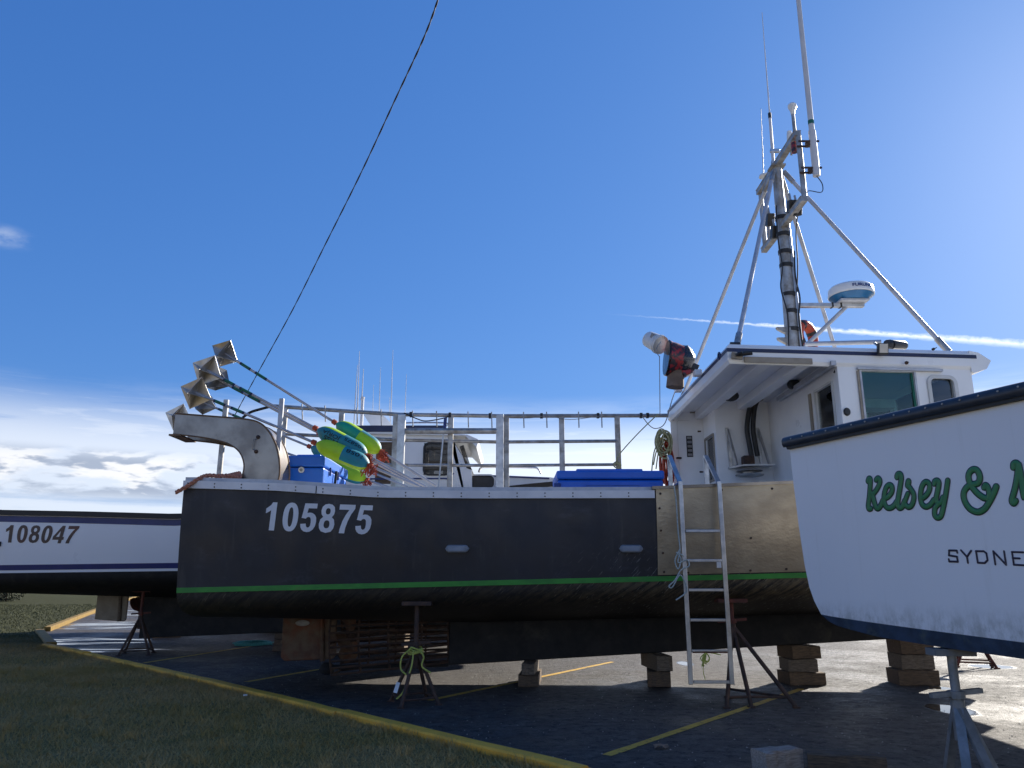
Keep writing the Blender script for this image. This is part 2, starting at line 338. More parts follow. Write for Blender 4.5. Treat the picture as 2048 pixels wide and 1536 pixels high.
# ------------------------------------------------------------------ mesh helpers
WORLD = {}
class MB:
    def __init__(s): s.v = []; s.f = []; s.m = []
    def addf(s, base, faces, mi=0):
        for f in faces: s.f.append(tuple(base + i for i in f)); s.m.append(mi)
    def box(s, c, size, rot=None, mi=0, taper=1.0):
        b = len(s.v); hx, hy, hz = (x / 2 for x in size)
        for z in (-1, 1):
            t = taper if z < 0 else 1.0
            for x, y in ((-1, -1), (1, -1), (1, 1), (-1, 1)):
                p = Vector((x * hx * t, y * hy * t, z * hz))
                s.v.append((rot @ p if rot else p) + Vector(c))
        s.addf(b, [(3, 2, 1, 0), (4, 5, 6, 7), (0, 1, 5, 4), (1, 2, 6, 5), (2, 3, 7, 6), (3, 0, 4, 7)], mi); return s
    def bar(s, p, q, wdt, hgt, up=(0, 0, 1)):      # rectangular bar between two points
        p, q = Vector(p), Vector(q); d = (q - p); L = d.length; d.normalize()
        u = Vector(up)
        if abs(d.dot(u)) > .98: u = Vector((1, 0, 0))
        x = d.cross(u).normalized(); z = x.cross(d)
        rot = Matrix((x, d, z)).transposed()
        return s.box((p + q) / 2, (wdt, L, hgt), rot)
    def tube(s, pts, r, seg=8, cap=True, flat=None, fn=1.0, closed=False, mi=0):
        pts = [Vector(p) for p in pts]; n = len(pts)
        rs = r if isinstance(r, (list, tuple)) else [r] * n
        b = len(s.v); pu = None
        for i, p in enumerate(pts):
            if closed: d = (pts[(i + 1) % n] - pts[i - 1])
            else: d = pts[min(i + 1, n - 1)] - pts[max(i - 1, 0)]
            if d.length < 1e-9: d = Vector((0, 0, 1))
            d.normalize()
            if flat is not None:
                z = Vector(flat); x = d.cross(z).normalized()
            else:
                u = pu if pu is not None else (Vector((0, 0, 1)) if abs(d.z) < .9 else Vector((1, 0, 0)))
                x = d.cross(u)
                if x.length < 1e-6: x = d.cross(Vector((0, 1, 0)))
                x.normalize(); z = x.cross(d); pu = z
            for k in range(seg):
                a = 2 * math.pi * k / seg
                if flat is not None: s.v.append(p + x * (math.cos(a) * rs[i]) + z * (math.sin(a) * fn))
                else: s.v.append(p + (x * math.cos(a) + z * math.sin(a)) * rs[i])
        for i in range(n if closed else n - 1):
            j = (i + 1) % n
            for k in range(seg):
                k2 = (k + 1) % seg
                s.f.append((b + i * seg + k, b + i * seg + k2, b + j * seg + k2, b + j * seg + k)); s.m.append(mi)
        if cap and not closed:
            s.f.append(tuple(b + k for k in reversed(range(seg)))); s.m.append(mi)
            s.f.append(tuple(b + (n - 1) * seg + k for k in range(seg))); s.m.append(mi)
        return s
    def cyl(s, p, q, r, seg=12, r2=None): return s.tube([p, q], [r, r if r2 is None else r2], seg)
    def lathe(s, prof, origin, axis, seg=20, mfun=None, caps=(True, True)):   # prof: (along, radius)
        d = Vector(axis).normalized(); u = Vector((0, 0, 1)) if abs(d.z) < .9 else Vector((1, 0, 0))
        x = d.cross(u).normalized(); z = x.cross(d); b = len(s.v); n = len(prof)
        for a, r in prof:
            for k in range(seg):
                t = 2 * math.pi * k / seg
                s.v.append(Vector(origin) + d * a + (x * math.cos(t) + z * math.sin(t)) * max(r, 1e-4))
        for i in range(n - 1):
            for k in range(seg):
                k2 = (k + 1) % seg
                s.f.append((b + i * seg + k, b + i * seg + k2, b + (i + 1) * seg + k2, b + (i + 1) * seg + k))
                s.m.append(mfun(i, k) if mfun else 0)
        if caps[0]: s.f.append(tuple(b + k for k in reversed(range(seg)))); s.m.append(mfun(0, 0) if mfun else 0)
        if caps[1]: s.f.append(tuple(b + (n - 1) * seg + k for k in range(seg))); s.m.append(mfun(n - 2, 0) if mfun else 0)
        return s
    def prism(s, poly, off):                        # polygon (3-D points) extruded by a vector
        b = len(s.v); n = len(poly); off = Vector(off)
        s.v += [Vector(p) for p in poly] + [Vector(p) + off for p in poly]
        s.f.append(tuple(b + i for i in range(n))); s.m.append(0)
        s.f.append(tuple(b + n + i for i in reversed(range(n)))); s.m.append(0)
        for i in range(n):
            j = (i + 1) % n; s.f.append((b + j, b + i, b + n + i, b + n + j)); s.m.append(0)
        return s
    def grid(s, rows, mi=0, flip=False):            # rows of points -> quads
        b = len(s.v); m = len(rows[0])
        for r in rows: s.v += [Vector(p) for p in r]
        for i in range(len(rows) - 1):
            for j in range(m - 1):
                q = (b + i * m + j, b + i * m + j + 1, b + (i + 1) * m + j + 1, b + (i + 1) * m + j)
                s.f.append(q[::-1] if flip else q); s.m.append(mi)
        return s
    def slab(s, rows, thick_dir):                   # a curved sheet with thickness
        t = Vector(thick_dir); m = len(rows[0]); n = len(rows); b = len(s.v)
        for r in rows: s.v += [Vector(p) for p in r]
        for r in rows: s.v += [Vector(p) + t for p in r]
        I = lambda i, j, k: b + k * n * m + i * m + j
        F = []
        for i in range(n - 1):
            for j in range(m - 1):
                F.append((I(i, j, 0), I(i, j + 1, 0), I(i + 1, j + 1, 0), I(i + 1, j, 0)))
                F.append((I(i + 1, j, 1), I(i + 1, j + 1, 1), I(i, j + 1, 1), I(i, j, 1)))
        for i in range(n - 1):
            F.append((I(i + 1, 0, 0), I(i + 1, 0, 1), I(i, 0, 1), I(i, 0, 0)))
            F.append((I(i, m - 1, 0), I(i, m - 1, 1), I(i + 1, m - 1, 1), I(i + 1, m - 1, 0)))
        for j in range(m - 1):
            F.append((I(0, j, 0), I(0, j, 1), I(0, j + 1, 1), I(0, j + 1, 0)))
            F.append((I(n - 1, j + 1, 0), I(n - 1, j + 1, 1), I(n - 1, j, 1), I(n - 1, j, 0)))
        s.f += F; s.m += [0] * len(F); return s
    def build(s, name, mats, parent=None, smooth=False, bevel=0.0, recalc=True):
        off = WORLD.get(parent.name, Vector((0, 0, 0))) if parent else Vector((0, 0, 0))
        me = bpy.data.meshes.new(name)
        me.from_pydata([tuple(Vector(p) - off) for p in s.v], [], s.f)
        for mt in (mats if isinstance(mats, (list, tuple)) else [mats]): me.materials.append(MATS[mt])
        if any(s.m): me.polygons.foreach_set('material_index', s.m)
        if recalc:
            bm = bmesh.new(); bm.from_mesh(me); bmesh.ops.recalc_face_normals(bm, faces=bm.faces); bm.to_mesh(me); bm.free()
        if smooth:
            me.polygons.foreach_set('use_smooth', [True] * len(me.polygons))
            me.set_sharp_from_angle(angle=R(38))
        me.update()
        o = bpy.data.objects.new(name, me); COL.objects.link(o)
        if parent: o.parent = parent
        WORLD[o.name] = off
        if bevel:
            bv = o.modifiers.new('bevel', 'BEVEL'); bv.width = bevel; bv.segments = 2; bv.limit_method = 'ANGLE'
        return o
def tag(o, label=None, cat=None, group=None, kind=None):
    for k_, v_ in (('label', label), ('category', cat), ('group', group), ('kind', kind)):
        if v_: o[k_] = v_
    return o
def empty(name, loc=(0, 0, 0), label=None, cat=None, group=None, kind=None, rz=0, parent=None):
    o = bpy.data.objects.new(name, None); COL.objects.link(o); o.empty_display_size = .2
    if parent:
        o.parent = parent; WORLD[o.name] = WORLD[parent.name]
    else:
        o.location = loc; o.rotation_euler = (0, 0, rz); WORLD[o.name] = Vector(loc)
    return tag(o, label, cat, group, kind)
def copy_tree(o, parent=None):
    c_ = o.copy(); COL.objects.link(c_)
    if parent: c_.parent = parent
    for ch in list(o.children): copy_tree(ch, c_)
    return c_
def spline(pts, n=8, closed=False):               # Catmull-Rom through points
    P = [Vector(p) for p in pts]; out = []; m = len(P)
    rng = range(m) if closed else range(m - 1)
    for i in rng:
        if closed: a, b_, c_, d = P[i - 1], P[i], P[(i + 1) % m], P[(i + 2) % m]
        else: a, b_, c_, d = P[max(i - 1, 0)], P[i], P[i + 1], P[min(i + 2, m - 1)]
        for k in range(n):
            t = k / n
            out.append(.5 * ((2 * b_) + (c_ - a) * t + (2 * a - 5 * b_ + 4 * c_ - d) * t * t + (3 * b_ - a - 3 * c_ + d) * t ** 3))
    if not closed: out.append(P[-1])
    return out
def wall(mb, p0, u, v, n, W, H, holes, th):       # thin wall with rectangular openings; u,v,n unit axes
    p0, u, v, n = Vector(p0), Vector(u), Vector(v), Vector(n)
    us = sorted({0, W, *[h[0] for h in holes], *[h[1] for h in holes]})
    vs = sorted({0, H, *[h[2] for h in holes], *[h[3] for h in holes]})
    inside = lambda a, b: any(h[0] < a < h[1] and h[2] < b < h[3] for h in holes)
    vid = {}
    def V(i, j, k):
        if (i, j, k) not in vid:
            vid[(i, j, k)] = len(mb.v); mb.v.append(p0 + u * us[i] + v * vs[j] + n * (th * k))
        return vid[(i, j, k)]
    solid = lambda i, j: 0 <= i < len(us) - 1 and 0 <= j < len(vs) - 1 and not inside((us[i] + us[i + 1]) / 2, (vs[j] + vs[j + 1]) / 2)
    for i in range(len(us) - 1):
        for j in range(len(vs) - 1):
            if not solid(i, j): continue
            for k in (0, 1):
                mb.f.append((V(i, j, k), V(i + 1, j, k), V(i + 1, j + 1, k), V(i, j + 1, k))); mb.m.append(0)
            for di, dj, a, b in ((-1, 0, (i, j), (i, j + 1)), (1, 0, (i + 1, j), (i + 1, j + 1)), (0, -1, (i, j), (i + 1, j)), (0, 1, (i, j + 1), (i + 1, j + 1))):
                if not solid(i + di, j + dj):
                    mb.f.append((V(*a, 0), V(*b, 0), V(*b, 1), V(*a, 1))); mb.m.append(0)
    return mb
def frame(mb, p0, u, v, n, a0, a1, b0, b1, wd, th, rad=0.0, seg=5):   # rounded window frame as a ring
    p0, u, v, n = Vector(p0), Vector(u), Vector(v), Vector(n)
    def loop(g):
        r = max(rad + g, .001); out = []
        for cx, cy, s0 in ((a1 + g - r, b1 + g - r, 0), (a0 - g + r, b1 + g - r, 90), (a0 - g + r, b0 - g + r, 180), (a1 + g - r, b0 - g + r, 270)):
            for k in range(seg + 1):
                t = R(s0 + 90 * k / seg); out.append((cx + r * math.cos(t), cy + r * math.sin(t)))
        return out
    A, B = loop(0), loop(wd); m = len(A); b = len(mb.v)
    for L, k in ((A, 0), (B, 0), (B, 1), (A, 1)): mb.v += [p0 + u * x + v * y + n * (th * k) for x, y in L]
    for q in range(4):
        for i in range(m):
            j = (i + 1) % m; q2 = (q + 1) % 4
            mb.f.append((b + q * m + i, b + q * m + j, b + q2 * m + j, b + q2 * m + i)); mb.m.append(0)
    return mb
def text_mesh(txt, bold=0.0, shear=0.0):          # -> verts 2-D normalised to 0..1 x 0..1, faces
    cu = bpy.data.curves.new('t', 'FONT'); cu.body = txt; cu.offset = bold; cu.resolution_u = 5; cu.shear = shear
    ob = bpy.data.objects.new('t', cu); COL.objects.link(ob)
    me = ob.to_mesh()
    vs = [(p.co.x, p.co.y) for p in me.vertices]; fs = [tuple(p.vertices) for p in me.polygons]
    ob.to_mesh_clear(); bpy.data.objects.remove(ob); bpy.data.curves.remove(cu)
    x0, x1 = min(p[0] for p in vs), max(p[0] for p in vs); y0, y1 = min(p[1] for p in vs), max(p[1] for p in vs)
    return [((x - x0) / (x1 - x0), (y - y0) / (y1 - y0)) for x, y in vs], fs, (x1 - x0) / (y1 - y0)
def put_text(name, mat, parent, txt, fn, bold=0.0, shear=0.0):
    vs, fs, _ = text_mesh(txt, bold, shear); mb = MB()
    mb.v = [Vector(fn(a, b)) for a, b in vs]; mb.f = fs; mb.m = [0] * len(fs)
    return mb.build(name, mat, parent, recalc=False)

# bold block digits, drawn as filled outlines in a 0..0.62 x 0..1 cell
def _ell(cx, cy, rx, ry, n=28, p=2.3):
    out = []
    for i in range(n):
        t = 2 * math.pi * i / n; c_, s_ = math.cos(t), math.sin(t)
        out.append((cx + rx * math.copysign(abs(c_) ** (2 / p), c_), cy + ry * math.copysign(abs(s_) ** (2 / p), s_)))
    return out
_r8 = [(.43, .98), (.515, .90), (.545, .77), (.525, .64), (.455, .545), (.545, .46), (.58, .29), (.555, .15), (.48, .04)]
DIGIT = {
 '1': [[(.43, 1), (.275, 1), (.22, .90), (.06, .77), (.06, .60), (.16, .655), (.24, .72), (.24, 0), (.43, 0)]],
 '7': [[(.03, 1), (.59, 1), (.59, .86), (.47, .66), (.38, .42), (.325, .20), (.31, 0), (.115, 0), (.13, .16), (.19, .42), (.28, .64), (.39, .82), (.03, .82)]],
 '0': [_ell(.3, .5, .275, .51), _ell(.3, .5, .088, .345)],
 '5': [[(.11, 1), (.55, 1), (.55, .83), (.25, .83), (.225, .66), (.31, .68), (.40, .67), (.50, .61), (.56, .51), (.575, .36), (.55, .20), (.48, .08), (.38, .01), (.28, -.01), (.16, .015), (.08, .08), (.035, .165), (.02, .27), (.21, .29), (.235, .19), (.285, .15), (.34, .165), (.375, .22), (.385, .34), (.37, .46), (.335, .515), (.28, .53), (.225, .505), (.195, .46), (.04, .485)]],
 '8': [[(.3, 1.01)] + _r8 + [(.3, -.01)] + [(.6 - x, y) for x, y in _r8[::-1]], _ell(.3, .745, .085, .11, 18), _ell(.3, .29, .105, .14, 18)],
 '4': [[(.34, 0), (.52, 0), (.52, .20), (.60, .20), (.60, .365), (.52, .365), (.52, 1), (.36, 1), (0, .37), (0, .20), (.34, .20)], [(.34, .365), (.34, .70), (.155, .365)]],
}
def digit_mesh(txt):
    cu = bpy.data.curves.new('d', 'CURVE'); cu.dimensions = '2D'; cu.fill_mode = 'BOTH'
    for i, ch in enumerate(txt):
        for loop in DIGIT[ch]:
            sp = cu.splines.new('POLY'); sp.points.add(len(loop) - 1); sp.use_cyclic_u = True
            for p_, (x, y) in zip(sp.points, loop): p_.co = (x + i * .66, y, 0, 1)
    ob = bpy.data.objects.new('d', cu); COL.objects.link(ob); me = ob.to_mesh()
    vs = [(p.co.x / (len(txt) * .66 - .06), p.co.y) for p in me.vertices]; fs = [tuple(p.vertices) for p in me.polygons]
    ob.to_mesh_clear(); bpy.data.objects.remove(ob); bpy.data.curves.remove(cu)
    return vs, fs
# ------------------------------------------------------------------ ground
def sheet(name, poly, z, mat, kind='structure'):
    mb = MB(); mb.v = [Vector((p[0], p[1], z)) for p in poly]; mb.f = [tuple(range(len(poly)))]; mb.m = [0]
    return tag(mb.build(name, mat, None), kind=kind)
mb = MB()
G = [-1500, -400, -120, -40, -15, 0, 15, 40, 120, 400, 1500]
mb.grid([[(x, y, 0) for x in G] for y in [-60, -20, 0, 10, 20, 40, 80, 200, 600, 2500]])
tag(mb.build('asphalt_ground', 'asphalt'), kind='structure')
# kerb line: along the near grass, round the corner, then away along the far grass
KP = [tuple(gd(px_, py_, .13)[:2]) for px_, py_ in ((2250, 1775), (1165, 1537), (683, 1422), (435, 1363), (290, 1331), (175, 1305), (92, 1288))]
KC = [tuple(gd(px_, py_, .13)[:2]) for px_, py_ in ((102, 1284), (78, 1258))]
KF = [tuple(gd(px_, py_, .13)[:2]) for px_, py_ in ((95, 1254), (150, 1233), (205, 1213), (262, 1195), (318, 1178))]
grass_poly = [(9.0, KP[0][1] - 3)] + KP[:] + [KC[0], KC[1]] + KF + [(-150, KF[-1][1] + 2), (-150, -30), (9.0, -30)]
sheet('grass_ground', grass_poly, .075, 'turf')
sheet('far_road', [(-31, 60), (-24, 66), (-26, 105), (-160, 120), (-160, 57)], .008, 'asphalt')
sheet('far_verge', [(-10, 112), (-20, 160), (-250, 170), (-250, 122), (-90, 116)], .03, 'concrete_far')
kerb = empty('kerb', (-2.2, 10.5, 0), kind='structure')
def kerb_run(pts, name='kerb_stone', w=.17, gap=.012, mat='paint_yellow'):
    for (x0, y0), (x1, y1) in zip(pts[:-1], pts[1:]):
        p, q = Vector((x0, y0, 0)), Vector((x1, y1, 0)); d = (q - p).normalized(); n = Vector((-d.y, d.x, 0))
        jz = random.uniform(-.008, .008); jn = random.uniform(-.012, .012)
        p += d * gap; q -= d * gap
        sec = [(-w * .5, -.05), (-w * .5, .118), (-w * .40, .135), (w * .40, .137), (w * .5, .12), (w * .5, -.05)]
        N = max(2, int((q - p).length / .35)); rows = []
        for i in range(N + 1):
            c_ = p.lerp(q, i / N) + n * (jn + random.uniform(-.004, .004)); dz = jz + random.uniform(-.004, .004)
            rows.append([c_ + n * a + Vector((0, 0, b + (dz if b > 0 else 0))) for a, b in sec])
        m_ = MB(); m_.grid(rows)
        m_.f.append(tuple(range(len(sec)))); m_.m.append(0)
        k0 = len(rows[0]) * N; m_.f.append(tuple(k0 + i for i in range(len(sec)))); m_.m.append(0)
        m_.build(name, mat, kerb)
kerb_run(KP); kerb_run(KC, w=.24, mat='paint_yellow_shaded'); kerb_run(KF, w=.2, mat='paint_yellow_shaded')
# painted bay lines
for a, b in (((1213, 1511), (1603, 1378)), ((858, 1401), (1225, 1324)), ((492, 1364), (662, 1335)), ((288, 1326), (700, 1262))):
    p, q = gd(*a), gd(*b); d = (q - p).normalized(); n = Vector((-d.y, d.x, 0)) * .055
    L = (q - p).length; N = 24; m_ = MB()
    rows = []
    for i in range(N + 1):
        c_ = p + d * (L * i / N)
        rows.append([c_ - n * random.uniform(.85, 1.05) + Vector((0, 0, .004)), c_ + n * random.uniform(.85, 1.05) + Vector((0, 0, .004))])
    m_.grid(rows); tag(m_.build('bay_line', 'line_yellow'), kind='structure')
# short turf blades (one mass)
def pip(x, y, poly):
    c_ = np.zeros(len(x), bool); j = len(poly) - 1
    for i in range(len(poly)):
        xi, yi = poly[i]; xj, yj = poly[j]
        c_ ^= ((yi > y) != (yj > y)) & (x < (xj - xi) * (y - yi) / (yj - yi + 1e-12) + xi); j = i
    return c_
def grass_blades():
    V, n = [], 0
    for cnt, (xa, xb, ya, yb), hh, ww in ((170000, (-9, 2.5, 5.4, 14.5), .036, .0042), (60000, (-17, -6, 13, 22), .034, .006), (26000, (-30, -13, 20, 45), .05, .014)):
        x = np.random.uniform(xa, xb, cnt); y = np.random.uniform(ya, yb, cnt)
        k = pip(x, y, grass_poly) & (np.abs(x / np.maximum(y, .1)) < .80); x, y = x[k], y[k]; m_ = len(x)
        pat = .6 + .4 * np.sin(x * 1.7 + np.sin(y * 1.3) * 2) * np.sin(y * 2.1 + x * .6)
        h = hh * (.55 + .9 * np.random.rand(m_)) * (.75 + .5 * pat); a = np.random.rand(m_) * 6.283
        lean = np.random.normal(0, .8, (m_, 2)) * h[:, None]
        b0 = np.stack([x - np.cos(a) * ww, y - np.sin(a) * ww, np.full(m_, .07)], 1)
        b1 = np.stack([x + np.cos(a) * ww, y + np.sin(a) * ww, np.full(m_, .07)], 1)
        t = np.stack([x + lean[:, 0], y + lean[:, 1], .07 + h], 1)
        V.append(np.stack([b0, b1, t], 1).reshape(-1, 3))
    # ragged tufts right against the kerb
    for (x0, y0), (x1, y1) in zip(KP[:-1], KP[1:]):
        L = math.hypot(x1 - x0, y1 - y0); m_ = int(L * 420); s_ = np.random.rand(m_); d = np.abs(np.random.normal(0, .05, m_)) + .085
        nx, ny = -(y1 - y0) / L, (x1 - x0) / L
        sg = 1.0 if pip(np.array([(x0 + x1) / 2 + nx]), np.array([(y0 + y1) / 2 + ny]), grass_poly)[0] else -1.0
        x = x0 + (x1 - x0) * s_ + nx * d * sg; y = y0 + (y1 - y0) * s_ + ny * d * sg
        h = (.03 + .075 * np.random.rand(m_) ** 2) * (.6 + .7 * np.sin(s_ * L * 3.1) ** 2); a = np.random.rand(m_) * 6.283; lean = np.random.normal(0, .5, (m_, 2)) * h[:, None]
        b0 = np.stack([x - np.cos(a) * .003, y - np.sin(a) * .003, np.full(m_, .07)], 1)
        b1 = np.stack([x + np.cos(a) * .003, y + np.sin(a) * .003, np.full(m_, .07)], 1)
        V.append(np.stack([b0, b1, np.stack([x + lean[:, 0], y + lean[:, 1], .07 + h], 1)], 1).reshape(-1, 3))
    # scattered taller tufts
    for _ in range(260):
        cx, cy = np.random.uniform(-9, 2), np.random.uniform(5.6, 16)
        if not pip(np.array([cx]), np.array([cy]), grass_poly)[0]: continue
        m_ = np.random.randint(25, 70); x = cx + np.random.normal(0, .045, m_); y = cy + np.random.normal(0, .045, m_)
        h = np.random.uniform(.04, .095) * (.5 + np.random.rand(m_)); a = np.random.rand(m_) * 6.283; lean = np.random.normal(0, .45, (m_, 2)) * h[:, None]
        b0 = np.stack([x - np.cos(a) * .004, y - np.sin(a) * .004, np.full(m_, .07)], 1); b1 = np.stack([x + np.cos(a) * .004, y + np.sin(a) * .004, np.full(m_, .07)], 1)
        V.append(np.stack([b0, b1, np.stack([x + lean[:, 0], y + lean[:, 1], .07 + h], 1)], 1).reshape(-1, 3))
    V = np.concatenate(V).astype(np.float32); nf = len(V) // 3
    me = bpy.data.meshes.new('grass'); me.vertices.add(len(V)); me.vertices.foreach_set('co', V.ravel())
    me.loops.add(len(V)); me.loops.foreach_set('vertex_index', np.arange(len(V), dtype=np.int32))
    me.polygons.add(nf); me.polygons.foreach_set('loop_start', np.arange(0, len(V), 3, dtype=np.int32))
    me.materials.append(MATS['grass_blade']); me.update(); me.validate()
    o = bpy.data.objects.new('grass', me); COL.objects.link(o)
    tag(o, 'short worn olive grass beside the yellow kerb', 'grass', kind='stuff')
grass_blades()

# ------------------------------------------------------------------ hulls
class Hull:
    def __init__(s, x0, x1, yc, B, sheer, stripe, taper, rake=.42, drop=.62, aft=.07, pw=3.2):
        s.x0, s.x1, s.yc, s.B, s.taper, s.rake, s.drop, s.aft, s.pw = x0, x1, yc, B, taper, rake, drop, aft, pw
        sx, sz = zip(*sheer); s.sheer = lambda x: float(np.interp(x, sx, sz))
        s.stripe = stripe
    def u(s, x): return max(0.0, (x - s.taper) / (s.x1 - s.taper))
    def aftk(s, x): return 1 - s.aft * max(0.0, (s.taper - 3 - x) / (s.taper - 3 - s.x0)) ** 2
    def top_half(s, x): return max(.02, s.B * (1 - s.u(x) ** s.pw) * s.aftk(x))
    def wl_half(s, x): return max(.02, s.B * .945 * (1 - s.u(x) ** 2.1) * s.aftk(x))
    def half(s, x, z):
        t = (s.sheer(x) - z) / (s.sheer(x) - s.stripe(x)); t = max(-.2, min(1.2, t))
        return s.top_half(x) + (s.wl_half(x) - s.top_half(x)) * t + .025 * math.sin(math.pi * min(1, max(0, t)))
    def P(s, x, z, side=-1, off=0.0):
        return Vector((x - s.rake * s.u(x) ** 3 * (s.sheer(x) - z), s.yc + side * (s.half(x, z) + off), z))
    def bottom(s, x, side):
        zg, bw = s.stripe(x), s.wl_half(x); k = min(1.0, (x - s.x0) / 4.0); dr = .44 + (s.drop - .44) * k
        p = [Vector((bw, zg)), Vector((bw * .985, zg - .30)), Vector((bw * .80, zg - .40)), Vector((min(.1, bw * .5), zg - dr))]
        out = []
        for i in range(10):
            t = i / 9; q = p[0] * (1 - t) ** 3 + p[1] * 3 * t * (1 - t) ** 2 + p[2] * 3 * t * t * (1 - t) + p[3] * t ** 3
            out.append(Vector((x - s.rake * s.u(x) ** 3 * (s.sheer(x) - q.y), s.yc + side * q.x, q.y)))
        return out
    def stations(s, a=None, b=None, n=46):
        a = s.x0 if a is None else a; b = s.x1 if b is None else b
        return [a + (b - a) * (i / n) for i in range(n + 1)]
    def band(s, root, name, mat, zlo, zhi, off, a=None, b=None, sides=(-1, 1), n=46, depth=.02, smooth=True, nz=1):
        first = None
        for sd_ in sides:
            m_ = MB(); rows = []
            for x in s.stations(a, b, n):
                lo, hi = zlo(x), zhi(x); zz = [lo + (hi - lo) * j / nz for j in range(nz + 1)]
                r = [s.P(x, z, sd_, off) for z in zz] + [s.P(x, z, sd_, off - depth) for z in zz[::-1]]
                rows.append(r + r[:1])
            m_.grid(rows)
            for r in (rows[0], rows[-1]):
                k = len(m_.v); m_.v += r[:-1]; m_.f.append(tuple(range(k, k + len(r) - 1))); m_.m.append(0)
            o_ = m_.build(name, mat, root, smooth=smooth); first = first or o_
        return first
    def make(s, root, topmat, botmat, deck_z, cap_mat='aluminium_paint', cap_h=.06, cap_w=.26, transom=True):
        xs = s.stations(); m_ = MB()
        for sd_ in (-1, 1):
            m_.grid([[s.P(x, s.sheer(x) + (s.stripe(x) - s.sheer(x)) * j / 8, sd_) for j in range(9)] for x in xs])
        if transom:
            x = s.x0; a = [s.P(x, s.sheer(x) + (s.stripe(x) - s.sheer(x)) * j / 8, -1) for j in range(9)]
            b = [s.P(x, s.sheer(x) + (s.stripe(x) - s.sheer(x)) * j / 8, 1) for j in range(9)]
            m_.grid([[p, q] for p, q in zip(a, b)])
        h = m_.build('hull', topmat, root, smooth=True)
        m_ = MB()
        for sd_ in (-1, 1): m_.grid([s.bottom(x, sd_) for x in xs])
        a, b = s.bottom(s.x0, -1), s.bottom(s.x0, 1); m_.grid([[p, q] for p, q in zip(a, b)])
        m_.grid([[s.bottom(x, -1)[-1], s.bottom(x, 1)[-1]] for x in xs])
        m_.build('hull_bottom', botmat, root, smooth=True)
        m_ = MB()
        for sd_ in (-1, 1):
            rows = []
            for x in s.stations(None, s.x1 - .4):
                z = s.sheer(x); y1_ = max(.05, s.top_half(x) - .03); y0_ = max(.02, y1_ - cap_w); e = .012 * math.sin(x * 2.1)
                pt = lambda yy, zz: Vector((x, s.yc + sd_ * yy, zz))
                rows.append([pt(y1_, z - .03), pt(y1_, z + cap_h), pt(y0_, z + cap_h), pt(y0_, z - .1), pt(y0_, deck_z)])
            m_.grid(rows)
        zt = s.sheer(s.x0); ht = s.top_half(s.x0) - .03
        m_.box((s.x0 + .10, s.yc, zt + cap_h / 2 - .02), (.2, ht * 2, cap_h + .04 - .002))
        m_.build('washboard', cap_mat, root)
        m_ = MB(); m_.grid([[Vector((x, s.yc - max(.03, s.top_half(x) - .05), deck_z)), Vector((x, s.yc + max(.03, s.top_half(x) - .05), deck_z))] for x in s.stations(None, s.x1 - .3)])
        m_.build('deck', 'gelcoat_dull', root)
        return h
def fin(root, name, mat, prof, yc, th):           # a vertical plate drawn in X-Z, rounded edges by bevel
    m_ = MB(); m_.prism([(x, yc - th / 2, z) for x, z in prof], (0, th, 0)); return m_.build(name, mat, root, bevel=min(.02, th * .3))

# ================================================================== the dark boat
YC = 12.9
stripe1 = lambda x: 1.455 + .0235 * (x + 4.6)
H1 = Hull(-4.62, 8.78, YC, 2.2, [(-4.62, 2.945), (-3.3, 2.90), (-1.9, 2.80), (-.5, 2.785), (2, 2.79), (4, 2.87), (6, 3.05), (8.78, 3.5)], stripe1, 3.0)
boat = empty('fishing_boat', (2.2, YC, .35), 'black hulled fishing boat with green waterline stripe and white open-sided wheelhouse', 'boat')
H1.make(boat, 'hull_black', 'bottom_black', 2.2)
H1.band(boat, 'waterline_stripe', 'green_stripe', lambda x: stripe1(x) - .035, lambda x: stripe1(x) + .033, .004, depth=.006)
rail = H1.band(boat, 'rub_rail', 'rub_rail', lambda x: H1.sheer(x) - .10, lambda x: H1.sheer(x) + .005, .035, b=1.97, depth=.05, n=30)
m_ = MB()
for sd_ in (-1,):
    x = -4.55
    while x < 1.9:
        for dz in (-.03, -.075):
            p = H1.P(x, H1.sheer(x) + dz, sd_, .0345); m_.cyl(p, p + Vector((0, sd_ * .006, 0)), .010, 6)
        x += .385
tag(m_.build('rail_screws', 'black_rubber', rail), kind='stuff')
for x in (-2.72, ):                                                    # joint plate in the rail
    m_ = MB(); m_.box(H1.P(x, H1.sheer(x) - .048, -1, .038), (.012, .006, .10)); m_.build('rail_joint', 'black_rubber', rail)
# side guard panel under the wheelhouse
ga, gb = 1.99, 5.4
g = H1.band(boat, 'side_guard', 'fibreglass_tan', lambda x: stripe1(x) + .05, lambda x: H1.sheer(x) + .02, .022, ga, gb, (-1,), 20, .02, nz=8)
H1.band(g, 'guard_trim', 'stainless', lambda x: H1.sheer(x) + .02, lambda x: H1.sheer(x) + .062, .045, ga - .05, gb, (-1,), 20, .12)
m_ = MB()
for x, z in [(2.03, 2.55), (2.04, 2.25), (2.06, 1.95), (2.07, 1.70), (2.4, 1.69), (3.25, 1.72), (3.27, 2.15), (3.75, 1.74), (2.05, 2.75), (2.9, 2.8), (3.6, 2.82)]:
    p = H1.P(x, z, -1, .022); m_.cyl(p, p + Vector((0, -.012, 0)), .016, 8)
tag(m_.build('guard_bolts', 'rusty_steel', g), kind='stuff')
